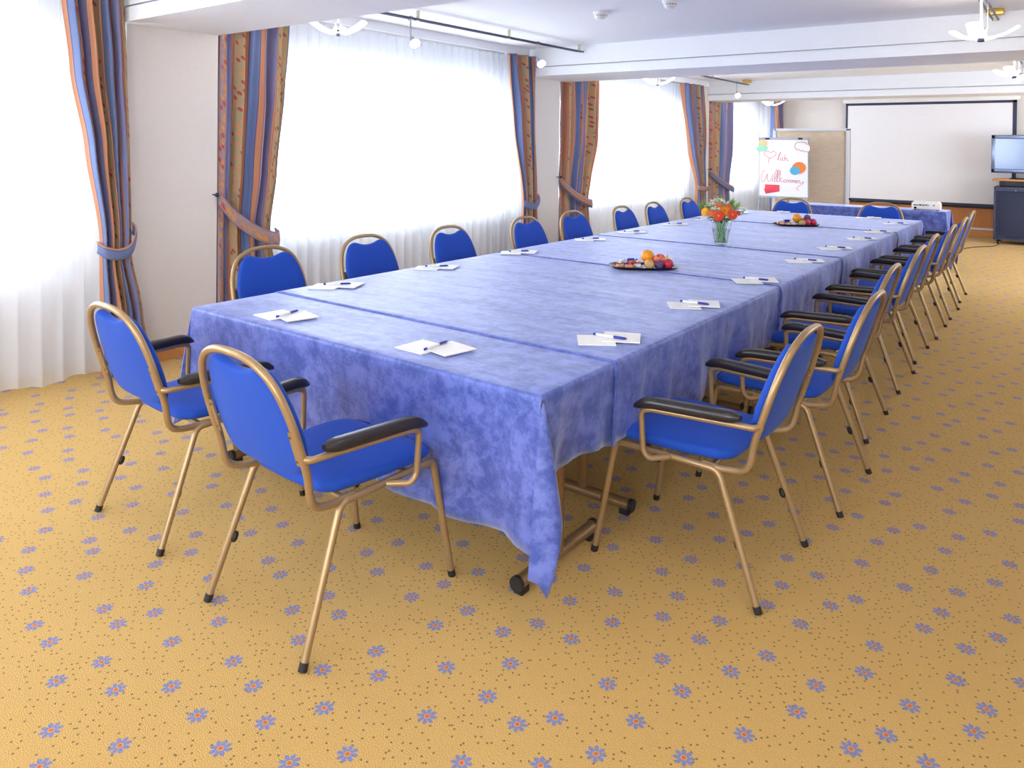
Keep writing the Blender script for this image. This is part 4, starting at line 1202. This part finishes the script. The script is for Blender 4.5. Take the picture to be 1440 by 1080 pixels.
pendant('winged glass lamp before the last window near the flipchart', -4.42, 13.45, 2.27, 2.2)
pendant('winged glass lamp nearest the open carpet side under the second beam', -.545, 5.95, 2.275, .42)
pendant('winged glass lamp beyond second beam on open carpet side', -.535, 9.05, 2.265, .35)
pendant('winged glass lamp nearest the projection screen at edge of view', -.50, 13.9, 2.27, .3)
def smoke(label, x, y, r):
    t = thing('smoke_detector', label, 'smoke detector', (x, y, ZC), 0, 'ceiling smoke detectors')
    bm = BM(); lathe(bm, [(r, 0), (r, -.018), (r*.93, -.024), (0, -.024)], 28, (0, 0, 0)); obj('base', bm, M['white'], t)
    bm = BM(); lathe(bm, [(r*.86, -.024), (r*.86, -.040), (r*.6, -.060), (0, -.064)], 28, (0, 0, 0)); obj('cover', bm, M['white'], t)
    bm = BM()
    for k in range(14):
        if k % 7 == 6: continue
        a = 2*PI*k/14; box(bm, -.008, .008, -r*.875, -r*.85, -.038, -.028, 0, Matrix.Rotation(a, 4, 'Z'))
    obj('vent_slots', bm, M['grey_metal'], t)
smoke('white smoke detector on the ceiling above the table', -3.19, 5.38, .062)
smoke('second white ceiling detector cut by the top of view', -2.50, 5.24, .058)

# ------------------------------------------------------------------ light
w = bpy.data.worlds.new('sky'); sc.world = w; w.use_nodes = True
bg = w.node_tree.nodes['Background']; bg.inputs[0].default_value = (.84, .92, 1., 1); bg.inputs[1].default_value = 6.5
def portal(y0, y1, z0, z1):
    l = bpy.data.lights.new('portal', 'AREA'); l.shape = 'RECTANGLE'; l.size = y1-y0; l.size_y = z1-z0
    l.cycles.is_portal = True
    o = bpy.data.objects.new('window_portal', l); COL.objects.link(o)
    o.location = (XW-.22, (y0+y1)/2, (z0+z1)/2)
    o.rotation_euler = Vector((-1, 0, 0)).to_track_quat('Z', 'Y').to_euler()
for a, b in openings: portal(a, b, WZ0, WZ1)
for a, b in ((-3.9, -1.7), (-.3, 1.9)):  # portals for the added openings behind the camera
    l = bpy.data.lights.new('portal', 'AREA'); l.shape = 'RECTANGLE'; l.size = b-a; l.size_y = 1.5; l.cycles.is_portal = True
    o = bpy.data.objects.new('window_portal', l); COL.objects.link(o); o.location = ((a+b)/2, YB-.15, 1.65)
    o.rotation_euler = Vector((0, -1, 0)).to_track_quat('Z', 'Y').to_euler()
l = bpy.data.lights.new('portal', 'AREA'); l.shape = 'RECTANGLE'; l.size = 4.0; l.size_y = 1.3; l.cycles.is_portal = True  # portal for the added side wall opening
o = bpy.data.objects.new('window_portal', l); COL.objects.link(o); o.location = (XR+.15, 11.4, 1.55)
o.rotation_euler = Vector((1, 0, 0)).to_track_quat('Z', 'Y').to_euler()
def bulb(x, y, z, e, col=(1, .90, .76), r=.09):
    l = bpy.data.lights.new('lamp_light', 'POINT'); l.energy = e; l.color = col; l.shadow_soft_size = r
    o = bpy.data.objects.new('lamp_light', l); COL.objects.link(o); o.location = (x, y, z)
for x, y in ((-4.42, 3.66), (-4.42, 8.92), (-4.42, 13.45)): bulb(x, y, 2.40, 4)
for y in (-1.5, 1.6, 5.95, 9.05, 13.9): bulb(-.545, y, 2.44, 6)
bulb(-4.42, .3, 2.40, 4)

# ------------------------------------------------------------------ camera
cd = bpy.data.cameras.new('camera'); cam = bpy.data.objects.new('camera', cd); COL.objects.link(cam)
yaw, pit, rol = [math.radians(v) for v in (-36.745, .4073, -.614)]
f = Vector((math.sin(yaw)*math.cos(pit), math.cos(yaw)*math.cos(pit), -math.sin(pit)))
r = Vector((math.cos(yaw), -math.sin(yaw), 0)); d = f.cross(r)
c_, s_ = math.cos(rol), math.sin(rol)
X = c_*r+s_*d; D = -s_*r+c_*d
cam.matrix_world = Matrix(((X.x, -D.x, -f.x, 0), (X.y, -D.y, -f.y, 0), (X.z, -D.z, -f.z, 1.55), (0, 0, 0, 1)))
cd.sensor_fit = 'HORIZONTAL'; cd.sensor_width = 36; cd.lens = 1055.34/1440*36
cd.shift_x = (720-730.)/1440; cd.shift_y = -(540-210.1)/1440
cd.clip_start = .05; cd.clip_end = 200
sc.camera = cam
vs = sc.view_settings
sc.display_settings.display_device = 'sRGB'
vs.view_transform = 'Standard'; vs.look = 'None'; vs.gamma = 1; vs.use_curve_mapping = False
vs.exposure = 1.0
